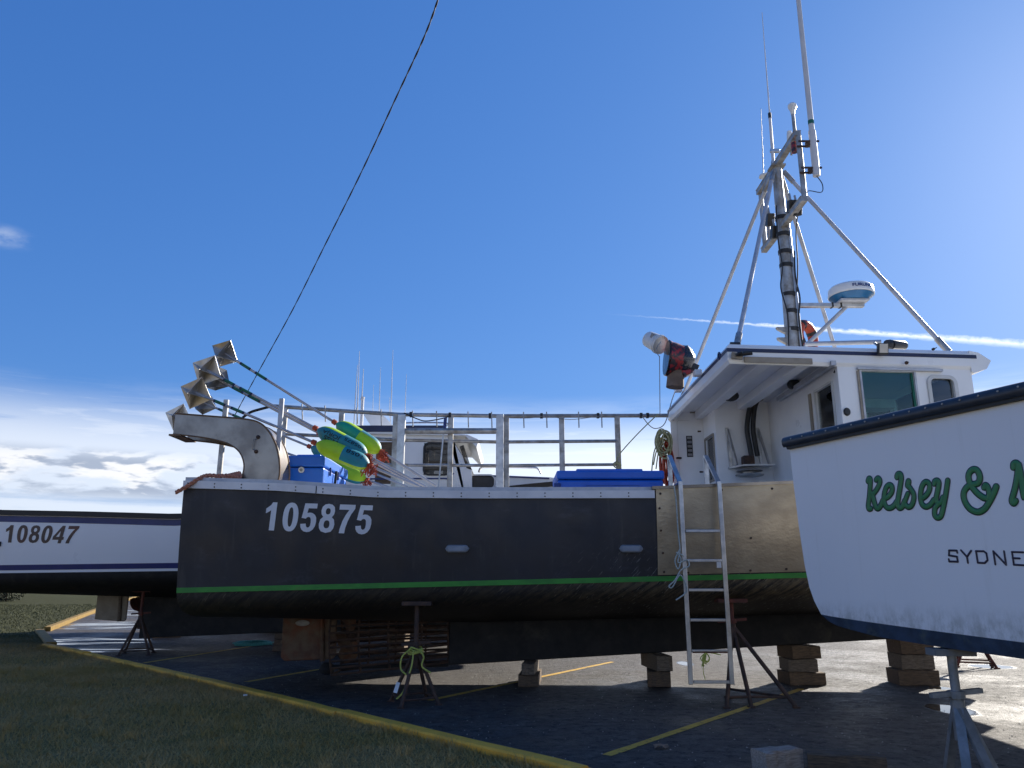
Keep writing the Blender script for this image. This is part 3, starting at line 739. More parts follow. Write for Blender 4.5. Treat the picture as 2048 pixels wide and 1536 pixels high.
# clam-shell scupper covers
for cx in (-.75, 1.63):
    m_ = MB(); rows = []
    for i in range(15):
        t = i / 14; xx = cx - .165 + .33 * t; e = min(1, math.sin(math.pi * t) * 3.2 + .02)
        zc_ = at(cx * 153 + 1024, 1097, 10.7).z
        rows.append([H1.P(xx, zc_ + .05 * e - .0, -1, .001), H1.P(xx, zc_ + .035 * e, -1, .045 * e), H1.P(xx, zc_ - .03 * e, -1, .06 * e), H1.P(xx, zc_ - .05 * e, -1, .05 * e), H1.P(xx, zc_ - .052 * e, -1, .001)])
    m_.grid(rows); m_.build('scupper_cover', 'scupper_grey', boat, smooth=True)
# keel, rudder, propeller and its cage
kz = lambda x: .285 + .056 * (x + 1)
fin(boat, 'keel', 'black_antifoul', [(-1.0, kz(-1)), (6.9, kz(6.9)), (7.4, kz(7.4) + .08), (7.8, 1.05), (7.85, 1.35), (6, 1.2), (2, 1.1), (-.6, 1.06), (-1.0, 1.0)], YC, .22)
fin(boat, 'skeg', 'black_antifoul', [(-3.0, .27), (-3.0, .21), (-1.0, .255), (-1.0, .33)], YC, .12)
ra, rb = at(568, 1222, YC), at(672, 1322, YC)
rud = fin(boat, 'rudder', 'rudder_plate', [(ra.x, ra.z - .05), (ra.x + .05, ra.z), (rb.x - .22, ra.z), (rb.x - .02, ra.z - .12), (rb.x + .0, rb.z + .1), (rb.x - .05, rb.z + .03), (ra.x + .06, rb.z), (ra.x, rb.z + .06)], YC, .06)
m_ = MB(); p = at(645, 1215, YC); q = at(646, 1322, YC); m_.cyl(p + Vector((0, -.04, .05)), q + Vector((0, -.04, 0)), .04, 12); m_.build('rudder_post', 'rudder_plate', rud, smooth=True)
m_ = MB(); m_.lathe([(-.012, .0), (-.012, .10), (.0, .115), (.012, .10), (.018, .02)], at(605, 1246, YC - .033), (0, -1, .0), 18); m_.v = [Vector((v.x, v.y, at(605, 1246, YC).z + (v.z - at(605, 1246, YC).z) * .42)) for v in m_.v]
m_.build('zinc_anode', 'zinc', rud, smooth=True)
m_ = MB(); c_ = at(654, 1338, YC); m_.lathe([(-.08, .03), (-.06, .10), (0, .125), (.06, .10), (.10, .05)], c_, (0, 0, 1), 14); m_.build('rudder_shoe', 'black_antifoul', boat, smooth=True)
pc = at(697, 1272, YC); prop = empty('propeller', parent=boat)
m_ = MB(); m_.lathe([(-.2, .02), (-.14, .06), (0, .09), (.14, .085), (.16, .03)], pc, (1, 0, 0), 16); m_.build('propeller_hub', 'rusty_steel', prop, smooth=True)
for k in range(4):
    a = R(20 + 90 * k); m_ = MB(); rows = []
    for i in range(8):
        r_ = .06 + .36 * i / 7; wd_ = .05 + .15 * math.sin(math.pi * (i + .7) / 8.2); tw = R(60 - 28 * i / 7)
        rad = Vector((0, math.cos(a), math.sin(a))); tan = Vector((0, -math.sin(a), math.cos(a)))
        ax = Vector((math.cos(tw), 0, 0)) + tan * math.sin(tw)
        rows.append([pc + rad * r_ + ax * (wd_ * s_) for s_ in (-1, -.4, .4, 1)])
    m_.slab(rows, (.014, 0, 0)); m_.build('propeller_blade', 'rudder_plate', prop, smooth=True)
m_ = MB(); m_.cyl(pc, pc + Vector((1.25, 0, .12)), .04, 10); m_.build('propeller_shaft', 'rusty_steel', prop)
cage = empty('propeller_cage', parent=boat)
def cage_pt(t, s_, side):                        # t along 0..1, s_ height 0..1
    bot = at(672 + (897 - 672) * t, 1345 - 22 * t, YC); top = at(672 + (897 - 672) * t, 1222 - 4 * t, YC)
    p_ = top.lerp(bot, s_); bulge = .52 * math.sin(math.pi * min(1, .12 + .88 * t)) ** .5 if t < .97 else .12
    bulge = .50 * (1 - .75 * t ** 3) * (.35 + .65 * math.sin(math.pi * (.15 + .7 * s_)))
    return Vector((p_.x, YC + side * bulge, p_.z))
for side in (-1, 1):
    for i in range(10):
        s_ = i / 9; m_ = MB(); m_.tube([cage_pt(t / 12, s_, side) for t in range(13)], .019, 6); m_.build('cage_bar', 'rusty_steel', cage, smooth=True)
    for t in (0, .25, .5, .78, 1.0):
        m_ = MB(); m_.tube([cage_pt(t, s_ / 8, side) - Vector((0, side * .02, 0)) for s_ in range(9)], .017, 6); m_.build('cage_upright', 'rusty_steel', cage, smooth=True)
for s_ in (0, .5, 1):
    m_ = MB(); m_.cyl(cage_pt(0, s_, -1), cage_pt(0, s_, 1), .018, 6); m_.build('cage_tie', 'rusty_steel', cage)
for px, py in ((743, 1219), ):
    m_ = MB(); c_ = at(px, py, 12.1); m_.lathe([(-.01, .0), (-.01, .11), (.0, .12), (.012, .10), (.016, .02)], c_, (0, -1, 0), 18)
    m_.v = [Vector((v.x, v.y, c_.z + (v.z - c_.z) * .4)) for v in m_.v]; m_.build('zinc_anode', 'zinc', boat, smooth=True)
# registration number
def on_hull(Hl, px, py, off=.005):
    Y = Hl.yc - Hl.B
    for _ in range(6):
        p_ = at(px, py, Y); Y = Hl.yc - Hl.half(p_.x, p_.z) - off
    return at(px, py, Y)
def quadmap(BL, BR, TL, TR):
    def f(a, b):
        l_ = Vector(BL).lerp(Vector(TL), b); r_ = Vector(BR).lerp(Vector(TR), b); q_ = l_.lerp(r_, a); return q_
    return f
qm = quadmap((524, 1060), (741, 1069), (531, 1004), (749, 1011))
def digits(Hl, root, txt, qm, mat, bold):
    def fn(a, b): q_ = qm(a, b); return on_hull(Hl, q_.x, q_.y)
    vs, fs = digit_mesh(txt); mb = MB(); mb.v = [Vector(fn(a, b)) for a, b in vs]; mb.f = fs; mb.m = [0] * len(fs)
    return mb.build('registration_number', mat, root, recalc=False)
digits(H1, boat, '105875', qm, 'number_white', .022)

# ---- wheelhouse
XA, XB, XC, XF = 3.15, 4.77, 6.85, 7.22          # roof aft edge, aft bulkhead, front wall, brow tip
hw = lambda x: 2.17 - .36 * (x - XA) / (XC - XA)
ZR0, ZR1, ZC = 4.63, 4.935, 4.80
house = empty('wheelhouse', parent=boat)
def side_axes(sd_, inset=0.0):                   # along the tapering side wall, from the aft corner
    p = Vector((XA, YC + sd_ * (hw(XA) - inset), 0)); q = Vector((XC, YC + sd_ * (hw(XC) - inset), 0)); d = (q - p).normalized()
    return p, d, Vector((0, 0, 1)), Vector((d.y * 1, -d.x, 0)) * sd_ * 1.0
def wx(x): return (x - XA) / math.cos(math.atan(.36 / (XC - XA)))
# starboard wall (forward half), with the sliding window and the fixed round-cornered one
p0, u_, v_, n_ = side_axes(-1); n_ = Vector((-u_.y, u_.x, 0))     # pointing inboard
zb = 2.86
st_wall = MB(); base = p0 + u_ * wx(XB)
W1 = wx(XC) - wx(XB); o1 = (wx(5.12) - wx(XB), wx(5.93) - wx(XB), 3.70 - zb, 4.565 - zb); o2 = (wx(6.17) - wx(XB), wx(6.55) - wx(XB), 4.02 - zb, 4.49 - zb)
wall(st_wall, base + Vector((0, 0, zb)), u_, v_, n_, W1, ZR0 - zb, [o1, o2], .07)
sw = st_wall.build('side_wall', 'gelcoat', house)
fo = base + Vector((0, 0, zb)) - n_ * .002
m_ = MB(); frame(m_, fo, u_, v_, -n_, o1[0], o1[1], o1[2], o1[3], .03, .025); m_.build('window_frame', 'aluminium_paint', sw)
m_ = MB(); m_.box(fo + u_ * ((o1[0] + o1[1]) / 2 + .19) + v_ * (o1[3] + .035) - n_ * .03, (1.32, .05, .035), Matrix.Rotation(math.atan2(u_.y, u_.x), 3, 'Z')); m_.build('window_track', 'aluminium_paint', sw)
m_ = MB(); m_.box(fo + u_ * (o1[0] - .05) + v_ * ((o1[2] + o1[3]) / 2) - n_ * .012, (.03, .02, o1[3] - o1[2]), Matrix.Rotation(math.atan2(u_.y, u_.x), 3, 'Z')); m_.build('window_side_trim', 'trim_wood', sw)
m_ = MB(); m_.box(fo + u_ * ((o1[0] + o1[1]) / 2) + v_ * ((o1[2] + o1[3]) / 2) + n_ * .03, (o1[1] - o1[0] - .004, .008, o1[3] - o1[2] - .004), Matrix.Rotation(math.atan2(u_.y, u_.x), 3, 'Z')); m_.build('window_pane', 'glass_teal', sw)
m_ = MB(); m_.box(fo + u_ * (o1[1] - .015) + v_ * ((o1[2] + o1[3]) / 2) + n_ * .02, (.03, .02, o1[3] - o1[2] - .006), Matrix.Rotation(math.atan2(u_.y, u_.x), 3, 'Z')); m_.build('window_stile', 'tape_green', sw)
m_ = MB(); frame(m_, fo, u_, v_, -n_, o2[0] + .01, o2[1] - .01, o2[2] + .01, o2[3] - .01, .055, .022, .07); m_.build('window_frame', 'gelcoat_dull', sw, smooth=True)
m_ = MB(); m_.box(fo + u_ * ((o2[0] + o2[1]) / 2) + v_ * ((o2[2] + o2[3]) / 2) + n_ * .03, (o2[1] - o2[0] - .004, .008, o2[3] - o2[2] - .004), Matrix.Rotation(math.atan2(u_.y, u_.x), 3, 'Z')); m_.build('window_pane', 'glass_clear', sw)
m_ = MB(); c_ = at(1812, 726, 10.92); m_.lathe([(0, .025), (.02, .027), (.03, .012), (.05, .01)], c_, (0.2, -1, 0), 12); m_.build('vent_fitting', 'rusty_steel', sw, smooth=True)
# port wall, front wall
m_ = MB(); pp = Vector((XA, YC + hw(XA) - .07, 2.2)); qp = Vector((XC, YC + hw(XC) - .07, 2.2)); up_ = (qp - pp).normalized()
oP = (wx(5.0), wx(6.6), 3.6 - 2.2, 4.6 - 2.2)
wall(m_, pp, up_, v_, Vector((-up_.y, up_.x, 0)), wx(XC), ZC - 2.2, [oP], .07); pw = m_.build('port_wall', 'gelcoat', house)
m_ = MB(); m_.box(pp + up_ * ((oP[0] + oP[1]) / 2) + v_ * ((oP[2] + oP[3]) / 2) + Vector((0, .035, 0)), (oP[1] - oP[0] - .004, .008, oP[3] - oP[2] - .004), Matrix.Rotation(math.atan2(up_.y, up_.x), 3, 'Z')); m_.build('window_pane', 'glass_clear', pw)
m_ = MB(); yf = hw(XC) - .075; fw = 2 * yf
fh = [(fw * a, fw * b, 3.7 - 2.9, 4.68 - 2.9) for a, b in ((.05, .33), (.37, .63), (.67, .95))]
wall(m_, (XC - .07, YC - yf, 2.9), (0, 1, 0), v_, (1, 0, 0), fw, ZC - 2.9, fh, .068); fwall = m_.build('front_wall', 'gelcoat', house)
for h in fh:
    m_ = MB(); m_.box((XC - .035, YC - yf + (h[0] + h[1]) / 2, 2.9 + (h[2] + h[3]) / 2), (.008, h[1] - h[0] - .004, h[3] - h[2] - .004)); m_.build('window_pane', 'glass_clear', fwall)
m_ = MB(); m_.box((XC + 1.0, YC, 2.95), (2.0, 2.0, .5)); m_.build('trunk_cabin', 'gelcoat', house, bevel=.08)
# aft bulkhead with its window, the locker on the port side with its shelf
Yl = 14.02
m_ = MB(); ya = YC - hw(XB) + .075
bh = (11.12 - ya, 11.76 - ya, 3.55 - 2.2, 4.44 - 2.2)
wall(m_, (XB, ya, 2.2), (0, 1, 0), v_, (1, 0, 0), Yl - ya, ZC - 2.2, [bh], .05); aw = m_.build('aft_bulkhead', 'gelcoat', house)
m_ = MB(); frame(m_, (XB - .002, ya, 2.2), (0, 1, 0), v_, (-1, 0, 0), bh[0], bh[1], bh[2], bh[3], .035, .02, .0); m_.build('window_frame', 'gelcoat_dull', aw)
m_ = MB(); m_.box((XB + .025, ya + (bh[0] + bh[1]) / 2, 2.2 + (bh[2] + bh[3]) / 2), (.008, bh[1] - bh[0] - .004, bh[3] - bh[2] - .004)); m_.build('window_pane', 'glass_clear', aw)
m_ = MB(); m_.box((XB - .012, 11.98, 3.42), (.02, .09, 2.1)); m_.build('door_jamb', 'trim_wood', aw)
m_ = MB(); XL = 3.77
wall(m_, (XL, Yl, 2.2), (1, 0, 0), v_, (0, 1, 0), XB + .05 - XL, ZC - 2.2, [], .05)
lw = (Yl + .12, Yl + .80, 3.45, 4.2)
wall(m_, (XL, Yl + .05, 2.2), (0, 1, 0), v_, (1, 0, 0), YC + hw(XL) - .08 - Yl - .05, ZC - 2.2, [(.12, .72, 1.2, 2.0)], .05)
lk = m_.build('locker', 'gelcoat', house)
m_ = MB(); m_.box((XL + .025, Yl + .05 + .42, 3.8), (.008, .596, .796)); m_.build('window_pane', 'glass_clear', lk)
m_ = MB(); frame(m_, (XL - .002, Yl + .05, 2.2), (0, 1, 0), v_, (-1, 0, 0), .12, .72, 1.2, 2.0, .04, .02); m_.build('window_frame', 'trim_wood', lk)
# door let into the port wall, with grille, hinges and a light over it
Yp = YC + hw(3.4) - .075
dl, dr_, dt, db = at(1354, 841, Yp), at(1408, 841, Yp), at(1354, 841, Yp).z, 2.75
m_ = MB(); frame(m_, (0, Yp, 0), (1, 0, 0), v_, (0, -1, 0), dl.x, dr_.x, db, dt, .006, .006, .05); door = m_.build('locker_door', 'gelcoat_dull', house)
a0, a1 = at(1372, 872, Yp), at(1386, 914, Yp)
m_ = MB(); m_.box(((a0.x + a1.x) / 2, Yp - .01, (a0.z + a1.z) / 2), (a1.x - a0.x, .02, a0.z - a1.z)); m_.build('vent_panel', 'black_plastic', door)
for i in range(5):
    zz = a1.z + (a0.z - a1.z) * (i + .5) / 5
    m_ = MB(); m_.box(((a0.x + a1.x) / 2, Yp - .026, zz), (a1.x - a0.x - .03, .01, (a0.z - a1.z) / 5 - .03), Matrix.Rotation(R(-25), 3, 'X')); m_.build('vent_slat', 'sheet_metal', door)
for px, py in ((1400, 863), (1358, 916), (1404, 944)):
    c_ = at(px, py, Yp - .012); m_ = MB(); m_.box(c_, (.10, .03, .035)); m_.build('door_latch', 'rusty_steel', door, bevel=.006)
c_ = at(1393, 821, Yp - .05); m_ = MB(); m_.box(c_, (.26, .04, .10)); lb = m_.build('lamp_board', 'trim_wood', house)
for dx, rr in ((-.05, .5), (.05, .2)):
    m_ = MB(); m_.cyl(c_ + Vector((dx, -.03, 0)), c_ + Vector((dx + .06, -.12, -.02 + .03 * rr)), .03, 10); m_.build('deck_lamp', 'black_plastic', lb, smooth=True)
# roof, stripe, brow, beams
def roof_ring(z, g=0.0, xf=XC):
    return [Vector((XA - g, YC - hw(XA) - g, z)), Vector((xf, YC - hw(xf) - g, z)), Vector((xf, YC + hw(xf) + g, z)), Vector((XA - g, YC + hw(XA) + g, z))]
m_ = MB(); rings = [roof_ring(ZC, -.085, XC - .01), roof_ring(ZR0 + .03, -.075, XC - .01), roof_ring(ZR0, -.05, XC - .005), roof_ring(ZR0, -.0), roof_ring(ZR0 + .05, .03), roof_ring(ZR1 - .07, .03), roof_ring(ZR1 - .01, -.01), roof_ring(ZR1, -.06)]
for a, b in zip(rings[:-1], rings[1:]):
    for i in range(4):
        j = (i + 1) % 4; k = len(m_.v); m_.v += [a[i], a[j], b[j], b[i]]; m_.f.append((k, k + 1, k + 2, k + 3)); m_.m.append(0)
for rg in (rings[0], rings[-1]): k = len(m_.v); m_.v += rg; m_.f.append((k, k + 1, k + 2, k + 3)); m_.m.append(0)
roof = m_.build('roof', 'gelcoat', house)
m_ = MB(); yb_ = hw(XC) + .03
prof = [(XC - .005, ZR1 - .012), (XC + .16, ZR1 - .03), (XF, ZR1 - .14), (XF - .10, ZR0 + .03), (XC + .03, ZR0 - .05), (XC - .005, ZR0 - .03)]
nv = [Vector((x, YC - yb_ + .10 * max(0, (x - XC)) / (XF - XC), z)) for x, z in prof]; fv = [Vector((p.x, 2 * YC - p.y, p.z)) for p in nv]
m_.grid([[p, q] for p, q in zip(nv + nv[:1], fv + fv[:1])]); k = len(m_.v); m_.v += nv; m_.f.append(tuple(range(k, k + 6))); m_.m.append(0); k = len(m_.v); m_.v += fv; m_.f.append(tuple(range(k, k + 6))); m_.m.append(0)
m_.build('roof_brow', 'gelcoat', roof)
m_ = MB(); z0, z1 = ZR1 - .135, ZR1 - .078; gg = .034
A_ = roof_ring(z0, gg, XC + .10); B_ = roof_ring(z1, gg, XC + .10)
for i in (0, 3): 
    j = (i + 1) % 4; k = len(m_.v); m_.v += [A_[i], A_[j], B_[j], B_[i]]; m_.f.append((k, k + 1, k + 2, k + 3)); m_.m.append(0)
m_.build('roof_stripe', 'navy', roof)
m_ = MB(); p = Vector((3.36, YC - hw(3.36) - .042, ZR0 + .055)); q = Vector((4.38, YC - hw(4.38) - .042, ZR0 + .055)); m_.bar(p, q, .02, .085); m_.build('edge_board', 'trim_wood', roof)
for xb, hb in ((3.72, .15), (4.30, .16)):
    m_ = MB(); m_.box((xb, YC, ZC - hb / 2 + .01), (.20, 2 * hw(xb) - .20, hb)); m_.build('roof_beam', 'gelcoat', roof, bevel=.015)
m_ = MB(); m_.box((XB - .08, 12.0, ZC - .14), (.07, 2.4, .07)); m_.build('roof_batten', 'aluminium_paint', roof)
# things fixed under and on the roof
def blob(name, c_, rad, mat, par, axis=(0, -1, 0), seg=16):
    m_ = MB(); a, b, h = rad
    m_.lathe([(-h, .0), (-h, a * .8), (-h * .6, a), (h * .6, a), (h, a * .75), (h, .0)], (0, 0, 0), axis, seg)
    m_.v = [Vector((v.x, v.y, v.z * b / a)) + Vector(c_) for v in m_.v]; return m_.build(name, mat, par, smooth=True)
blob('speaker', at(1461, 792, 13.25), (.145, .095, .05), 'black_plastic', roof)
blob('deck_lamp', at(1588, 769, 12.4), (.11, .085, .06), 'black_plastic', roof, (.3, -1, -.3))
m_ = MB(); m_.tube(spline([at(1575, 745, 12.6), at(1590, 765, 12.5), at(1612, 762, 12.5), at(1628, 748, 12.5), at(1629, 736, 12.5)], 5), .025, 8); m_.build('hose', 'black_rubber', roof, smooth=True)
for dx in (0, 12):
    m_ = MB(); m_.tube(spline([at(1512 + dx * .5, 795, 13.85), at(1500 + dx * .8, 815, 13.85), at(1494 + dx, 855, 13.85), at(1498 + dx, 885, 13.85), at(1503 + dx, 912, 13.85)], 6), .045, 10); m_.build('hydraulic_hose', 'black_rubber', lk, smooth=True)
blob('deck_lamp', at(1517, 797, 13.8), (.075, .06, .07), 'zinc', lk, (.5, -1, -.4))
# hauler shelf on the locker
Ys = Yl - .01; sl, sr = at(1456, 938, Ys), at(1537, 934, Ys)
m_ = MB(); m_.prism([(sl.x, Ys, sl.z), (sr.x, Ys, sl.z + .02), (sr.x - .03, Ys - .42, sl.z + .01), (sl.x + .16, Ys - .42, sl.z)], (0, 0, .03)); shelf = m_.build('hauler_shelf', 'aluminium', lk)
for px0, px1 in ((1453, 1472), (1514, 1536)):
    pt_, pb_ = at(px0, 856, Ys), at(px1, 932, Ys - .3)
    m_ = MB(); m_.bar((pt_.x, Ys - .02, pt_.z), (pt_.x + .03, Ys - .02, sl.z + .02), .05, .03, (0, 1, 0)); m_.build('shelf_upright', 'aluminium', shelf)
    m_ = MB(); m_.bar((pt_.x + .01, Ys - .03, pt_.z - .03), (pb_.x, Ys - .38, sl.z + .03), .035, .035); m_.build('shelf_brace', 'aluminium', shelf)
c_ = at(1496, 922, Ys - .2); m_ = MB(); m_.box(c_, (.20, .18, .18)); m_.build('hauler_motor', 'rusty_steel', shelf, bevel=.02)
c_ = at(1499, 946, Ys - .22); m_ = MB(); m_.lathe([(-.055, .05), (-.05, .24), (-.03, .25), (-.015, .12), (.015, .12), (.03, .23), (.045, .22), (.05, .04)], c_, (0, 0, 1), 22); m_.build('hauler_plate', 'galvanised', shelf, smooth=True)
# hoses on the corner post
for dx, r_ in ((0, .028), (8, .022)):
    m_ = MB(); m_.tube(spline([at(1668 + dx, 742, 10.98), at(1682 + dx, 750, 10.95), at(1690 + dx, 775, 10.93), at(1694 + dx * .6, 800, 10.93), at(1688 + dx, 825, 10.95), at(1687 + dx * 1.5, 850, 10.96)], 6), r_, 8); m_.build('hose', 'black_rubber', aw, smooth=True)
blob('valve', at(1693, 824, 10.9), (.05, .06, .04), 'black_plastic', aw)
# inside the wheelhouse: console, seat, ledge
m_ = MB(); m_.box((XC - .35, YC - .5, 3.3), (.5, 2.2, .9)); ins = m_.build('console', 'interior', house, bevel=.03)
m_ = MB(); m_.box((XC - .42, YC - 1.1, 3.95), (.08, .34, .26)); m_.build('plotter_screen', 'black_plastic', ins, bevel=.01)
m_ = MB(); m_.box((5.45, 11.9, 3.55), (.5, .5, .5)); m_.box((5.25, 11.9, 3.85), (.12, .5, .6)); m_.build('helm_seat', 'seat_dark', house, bevel=.05)
m_ = MB(); m_.box((5.9, 12.6, 4.42), (.9, .35, .16)); m_.build('overhead_console', 'interior', house, bevel=.02)
# roof-top gear
def lamp_on_roof(px, py, Y, name='floodlight', flip=False):
    c_ = at(px, py, Y); m_ = MB(); m_.box(c_, (.15, .07, .17), Matrix.Rotation(R(15), 3, 'X')); o_ = m_.build(name, 'black_plastic', roof, bevel=.01)
    m_ = MB(); m_.box(c_ + Vector((0, -.036, .0)), (.12, .012, .13), Matrix.Rotation(R(15), 3, 'X')); m_.build('lamp_lens', 'sheet_metal', o_)
    m_ = MB(); m_.cyl(c_ + Vector((-.04, .02, .05)), c_ + Vector((-.05, .12, .13)), .02, 8); m_.build('lamp_arm', 'galvanised', o_)
lamp_on_roof(1765, 698, 10.82)
m_ = MB(); c_ = at(1470, 690, 10.85); m_.cyl(c_ + Vector((-.07, 0, 0)), c_ + Vector((.07, .0, .0)), .045, 10); m_.build('roof_lamp', 'black_plastic', roof, smooth=True)
m_ = MB(); c_ = at(1474, 712, 10.66); m_.box(c_, (.16, .035, .09), Matrix.Rotation(R(8), 3, 'Y')); o_ = m_.build('lamp_board', 'trim_wood', roof)
m_ = MB(); m_.cyl(c_ + Vector((.0, -.03, .02)), c_ + Vector((.2, -.07, .03)), .035, 10); m_.cyl(c_ + Vector((-.02, -.03, 0)), c_ + Vector((.05, -.1, .03)), .02, 8); m_.build('deck_lamp', 'black_plastic', o_, smooth=True)
m_ = MB(); c_ = at(1445, 712, 10.85); m_.tube([c_ + Vector((-.0, math.cos(a) * .05, math.sin(a) * .05)) + Vector((-.05, 0, 0)) for a in [R(30 * k) for k in range(12)]], .014, 6, closed=True); m_.build('lifting_eye', 'navy', roof, smooth=True)
m_ = MB(); p, q = at(1610, 688, 11.6), at(1762, 684, 11.3); m_.cyl(p, q, .035, 10); m_.build('boat_hook', 'aluminium_paint', roof)
m_ = MB(); p, q = at(1772, 686, 11.3), at(1826, 690, 11.5)
m_.lathe([(0, .02), (.01, .07), (.07, .08), (.08, .05), (.10, .05), (.11, .075), (.36, .075), (.40, .05), (.41, .01)], p + Vector((0, 0, -.02)), q - p, 12); m_.build('horn', 'black_plastic', roof, smooth=True)
m_ = MB(); c_ = at(1865, 699, 10.95); m_.lathe([(0, .02), (.03, .02), (.04, .008), (.08, .006)], c_, (.3, -1, .1), 8); m_.build('roof_fitting', 'rusty_steel', roof)
# ---- mast with its cross trees, stays, aerials and radar
mast = empty('mast', parent=boat)
MX, MT = 4.92, 9.0
m_ = MB(); m_.tube([(MX - .02, YC, ZR1 - .02), (MX, YC, 7.2), (MX, YC, MT)], [.115, .10, .085], 16); m_.build('mast_tube', 'galvanised', mast, smooth=True)
m_ = MB(); m_.cyl((MX + .13, YC - .05, ZR1), (MX + .1, YC - .03, 8.1), .035, 10); m_.build('cable_pipe', 'aluminium', mast, smooth=True)
m_ = MB(); m_.box((MX, YC, ZR1 + .012), (.4, .4, .03)); m_.build('mast_foot', 'galvanised', mast)
for py in (437, 470, 505, 532, 590, 624, 660):
    c_ = at(1024 + (MX / at(1580, py, YC).x) * (1580 - 1024), py, YC); m_ = MB(); m_.lathe([(-.035, .0), (-.035, .118), (.035, .122), (.035, .0)], Vector((MX + .01, YC, c_.z)), (0.02, 0, 1), 16); m_.build('mast_strap', 'black_rubber', mast, smooth=True)
for py in (655, 676):
    z = at(1580, py, YC).z; m_ = MB(); m_.prism([(MX - .09, YC - .04, z), (MX - .27, YC - .04, z + .0), (MX - .25, YC - .04, z - .04), (MX - .09, YC - .04, z - .13)], (0, .08, 0)); m_.build('mast_step', 'galvanised', mast)
m_ = MB(); m_.tube(spline([(MX - .10, YC - .08, 8.2), (MX - .13, YC - .09, 7.6), (MX - .10, YC - .10, 7.0), (MX - .16, YC - .1, 6.6), (MX - .09, YC - .11, 6.1), (MX - .12, YC - .12, 5.4), (MX - .05, YC - .14, 5.0)], 6), .012, 6); m_.build('mast_cable', 'cable_black', mast, smooth=True)
m_ = MB(); m_.tube(spline([(MX + .14, YC - .1, 7.3), (MX + .11, YC - .12, 6.8), (MX + .16, YC - .1, 6.4), (MX + .1, YC - .12, 6.0), (MX + .13, YC - .12, 5.3), (MX + .09, YC - .12, 5.0)], 6), .014, 6); m_.build('mast_cable', 'cable_black', mast, smooth=True)
YN, YF = 11.8, 13.95
def yard(z, name):
    m_ = MB(); m_.bar((MX, YN, z), (MX, YF, z), .11, .09); m_.bar((MX, YN, z + .048), (MX, YF, z + .048), .13, .008); o_ = m_.build(name, 'galvanised', mast, bevel=.006); return o_
ZT, ZL = CAMZ + 7.40, CAMZ + 6.16
top_y = yard(ZT, 'cross_tree'); low_y = yard(ZL, 'cross_tree')
for yy, r_ in ((YN + .04, .045), (YF - .04, .045), (YF - .3, .035)):
    m_ = MB(); m_.cyl((MX + .02, yy, ZL), (MX + .02, yy, ZT), r_, 12); m_.build('cross_tree_post', 'galvanised', mast, smooth=True)
m_ = MB(); m_.bar((MX, YC, MT), (MX, YC, MT + .03), .26, .26); m_.build('mast_cap', 'galvanised', mast)
feet = [((3.32, YC - 2.0, ZR1), 'near aft'), ((3.32, YC + 2.0, ZR1), ''), ((6.62, YC - 1.72, ZR1), ''), ((6.62, YC + 1.72, ZR1), '')]
for (fx, fy, fz), _ in feet:
    a = Vector((MX + (.1 if fx > MX else -.1), YC + (.08 if fy > YC else -.08), MT - .12)); b = Vector((fx, fy, fz)); d = (a - b).normalized()
    m_ = MB(); m_.cyl(a, b, .036, 10); o_ = m_.build('mast_stay', 'aluminium_paint', mast, smooth=True)
    m_ = MB(); m_.cyl(b - d * .0, b + d * .28, .05, 10); m_.cyl(a + d * .0, a - d * .3, .046, 10); m_.build('stay_sleeve', 'galvanised', o_, smooth=True)
# aerials on the yards
def whip(x, y, z0, z1, r0, r1, mat='antenna_white', name='aerial', lean=0.0, base=None):
    m_ = MB(); m_.tube([(x, y, z0), (x + lean * (z1 - z0) * .5, y, (z0 + z1) / 2), (x + lean * (z1 - z0), y, z1)], [r0, (r0 + r1) / 2, r1], 8); o_ = m_.build(name, mat, mast, smooth=True); return o_
ax, ay = at(1632, 340, 11.72).x, 11.72
m_ = MB(); zb_ = at(1632, 352, ay).z; m_.cyl((ax, ay, zb_), (ax, ay, zb_ + .85), .060, 12); m_.cyl((ax, ay, zb_ + .85), (ax + .01, ay, zb_ + 4.6), .047, 12, .036); big = m_.build('aerial', 'antenna_white', mast, smooth=True)
m_ = MB(); m_.cyl((ax, ay, zb_ + .98), (ax, ay, zb_ + 1.05), .0495, 12); m_.build('aerial_band', 'tape_green', big)
for zz in (zb_ + .12, zb_ + .62):
    m_ = MB(); m_.bar((MX - .04, ay - .01, zz + .03), (ax + .10, ay - .01, zz + .03), .02, .03); m_.bar((MX - .04, ay + .07, zz - .02), (ax + .10, ay + .07, zz - .02), .02, .03); m_.box(((MX + ax) / 2 + .02, ay + .03, zz), (.05, .09, .09)); m_.build('aerial_clamp', 'rusty_steel', big)
m_ = MB(); m_.tube(spline([(ax, ay, zb_), (ax + .08, ay, zb_ - .15), (ax + .05, ay, zb_ - .3), (MX + .09, YN + .02, ZL + .15), (MX + .05, YN + .05, ZL + .04)], 6), .008, 6); m_.build('aerial_lead', 'cable_black', big, smooth=True)
wb, wt = at(1547, 330, 13.2), at(1524, 25, 13.2); wm = wb.lerp(wt, .31)
m_ = MB(); m_.cyl(wb, wm, .030, 10, .026); m_.cyl(wm, wt, .014, 8, .006); w_ = m_.build('aerial', 'antenna_white', mast, smooth=True)
m_ = MB(); m_.cyl(wm + Vector((0, 0, -.05)), wm + Vector((0, 0, .06)), .032, 10); m_.build('aerial_ferrule', 'black_rubber', w_)
for zz in (.05, .30): m_ = MB(); m_.box(wb + Vector((.05, 0, zz)), (.18, .06, .07)); m_.build('aerial_clamp', 'aluminium', w_, bevel=.01)
sb, st_ = at(1527, 352, 13.85), at(1522, 218, 13.85)
m_ = MB(); m_.cyl(sb, st_, .012, 8, .007); w_ = m_.build('aerial', 'antenna_white', mast, smooth=True)
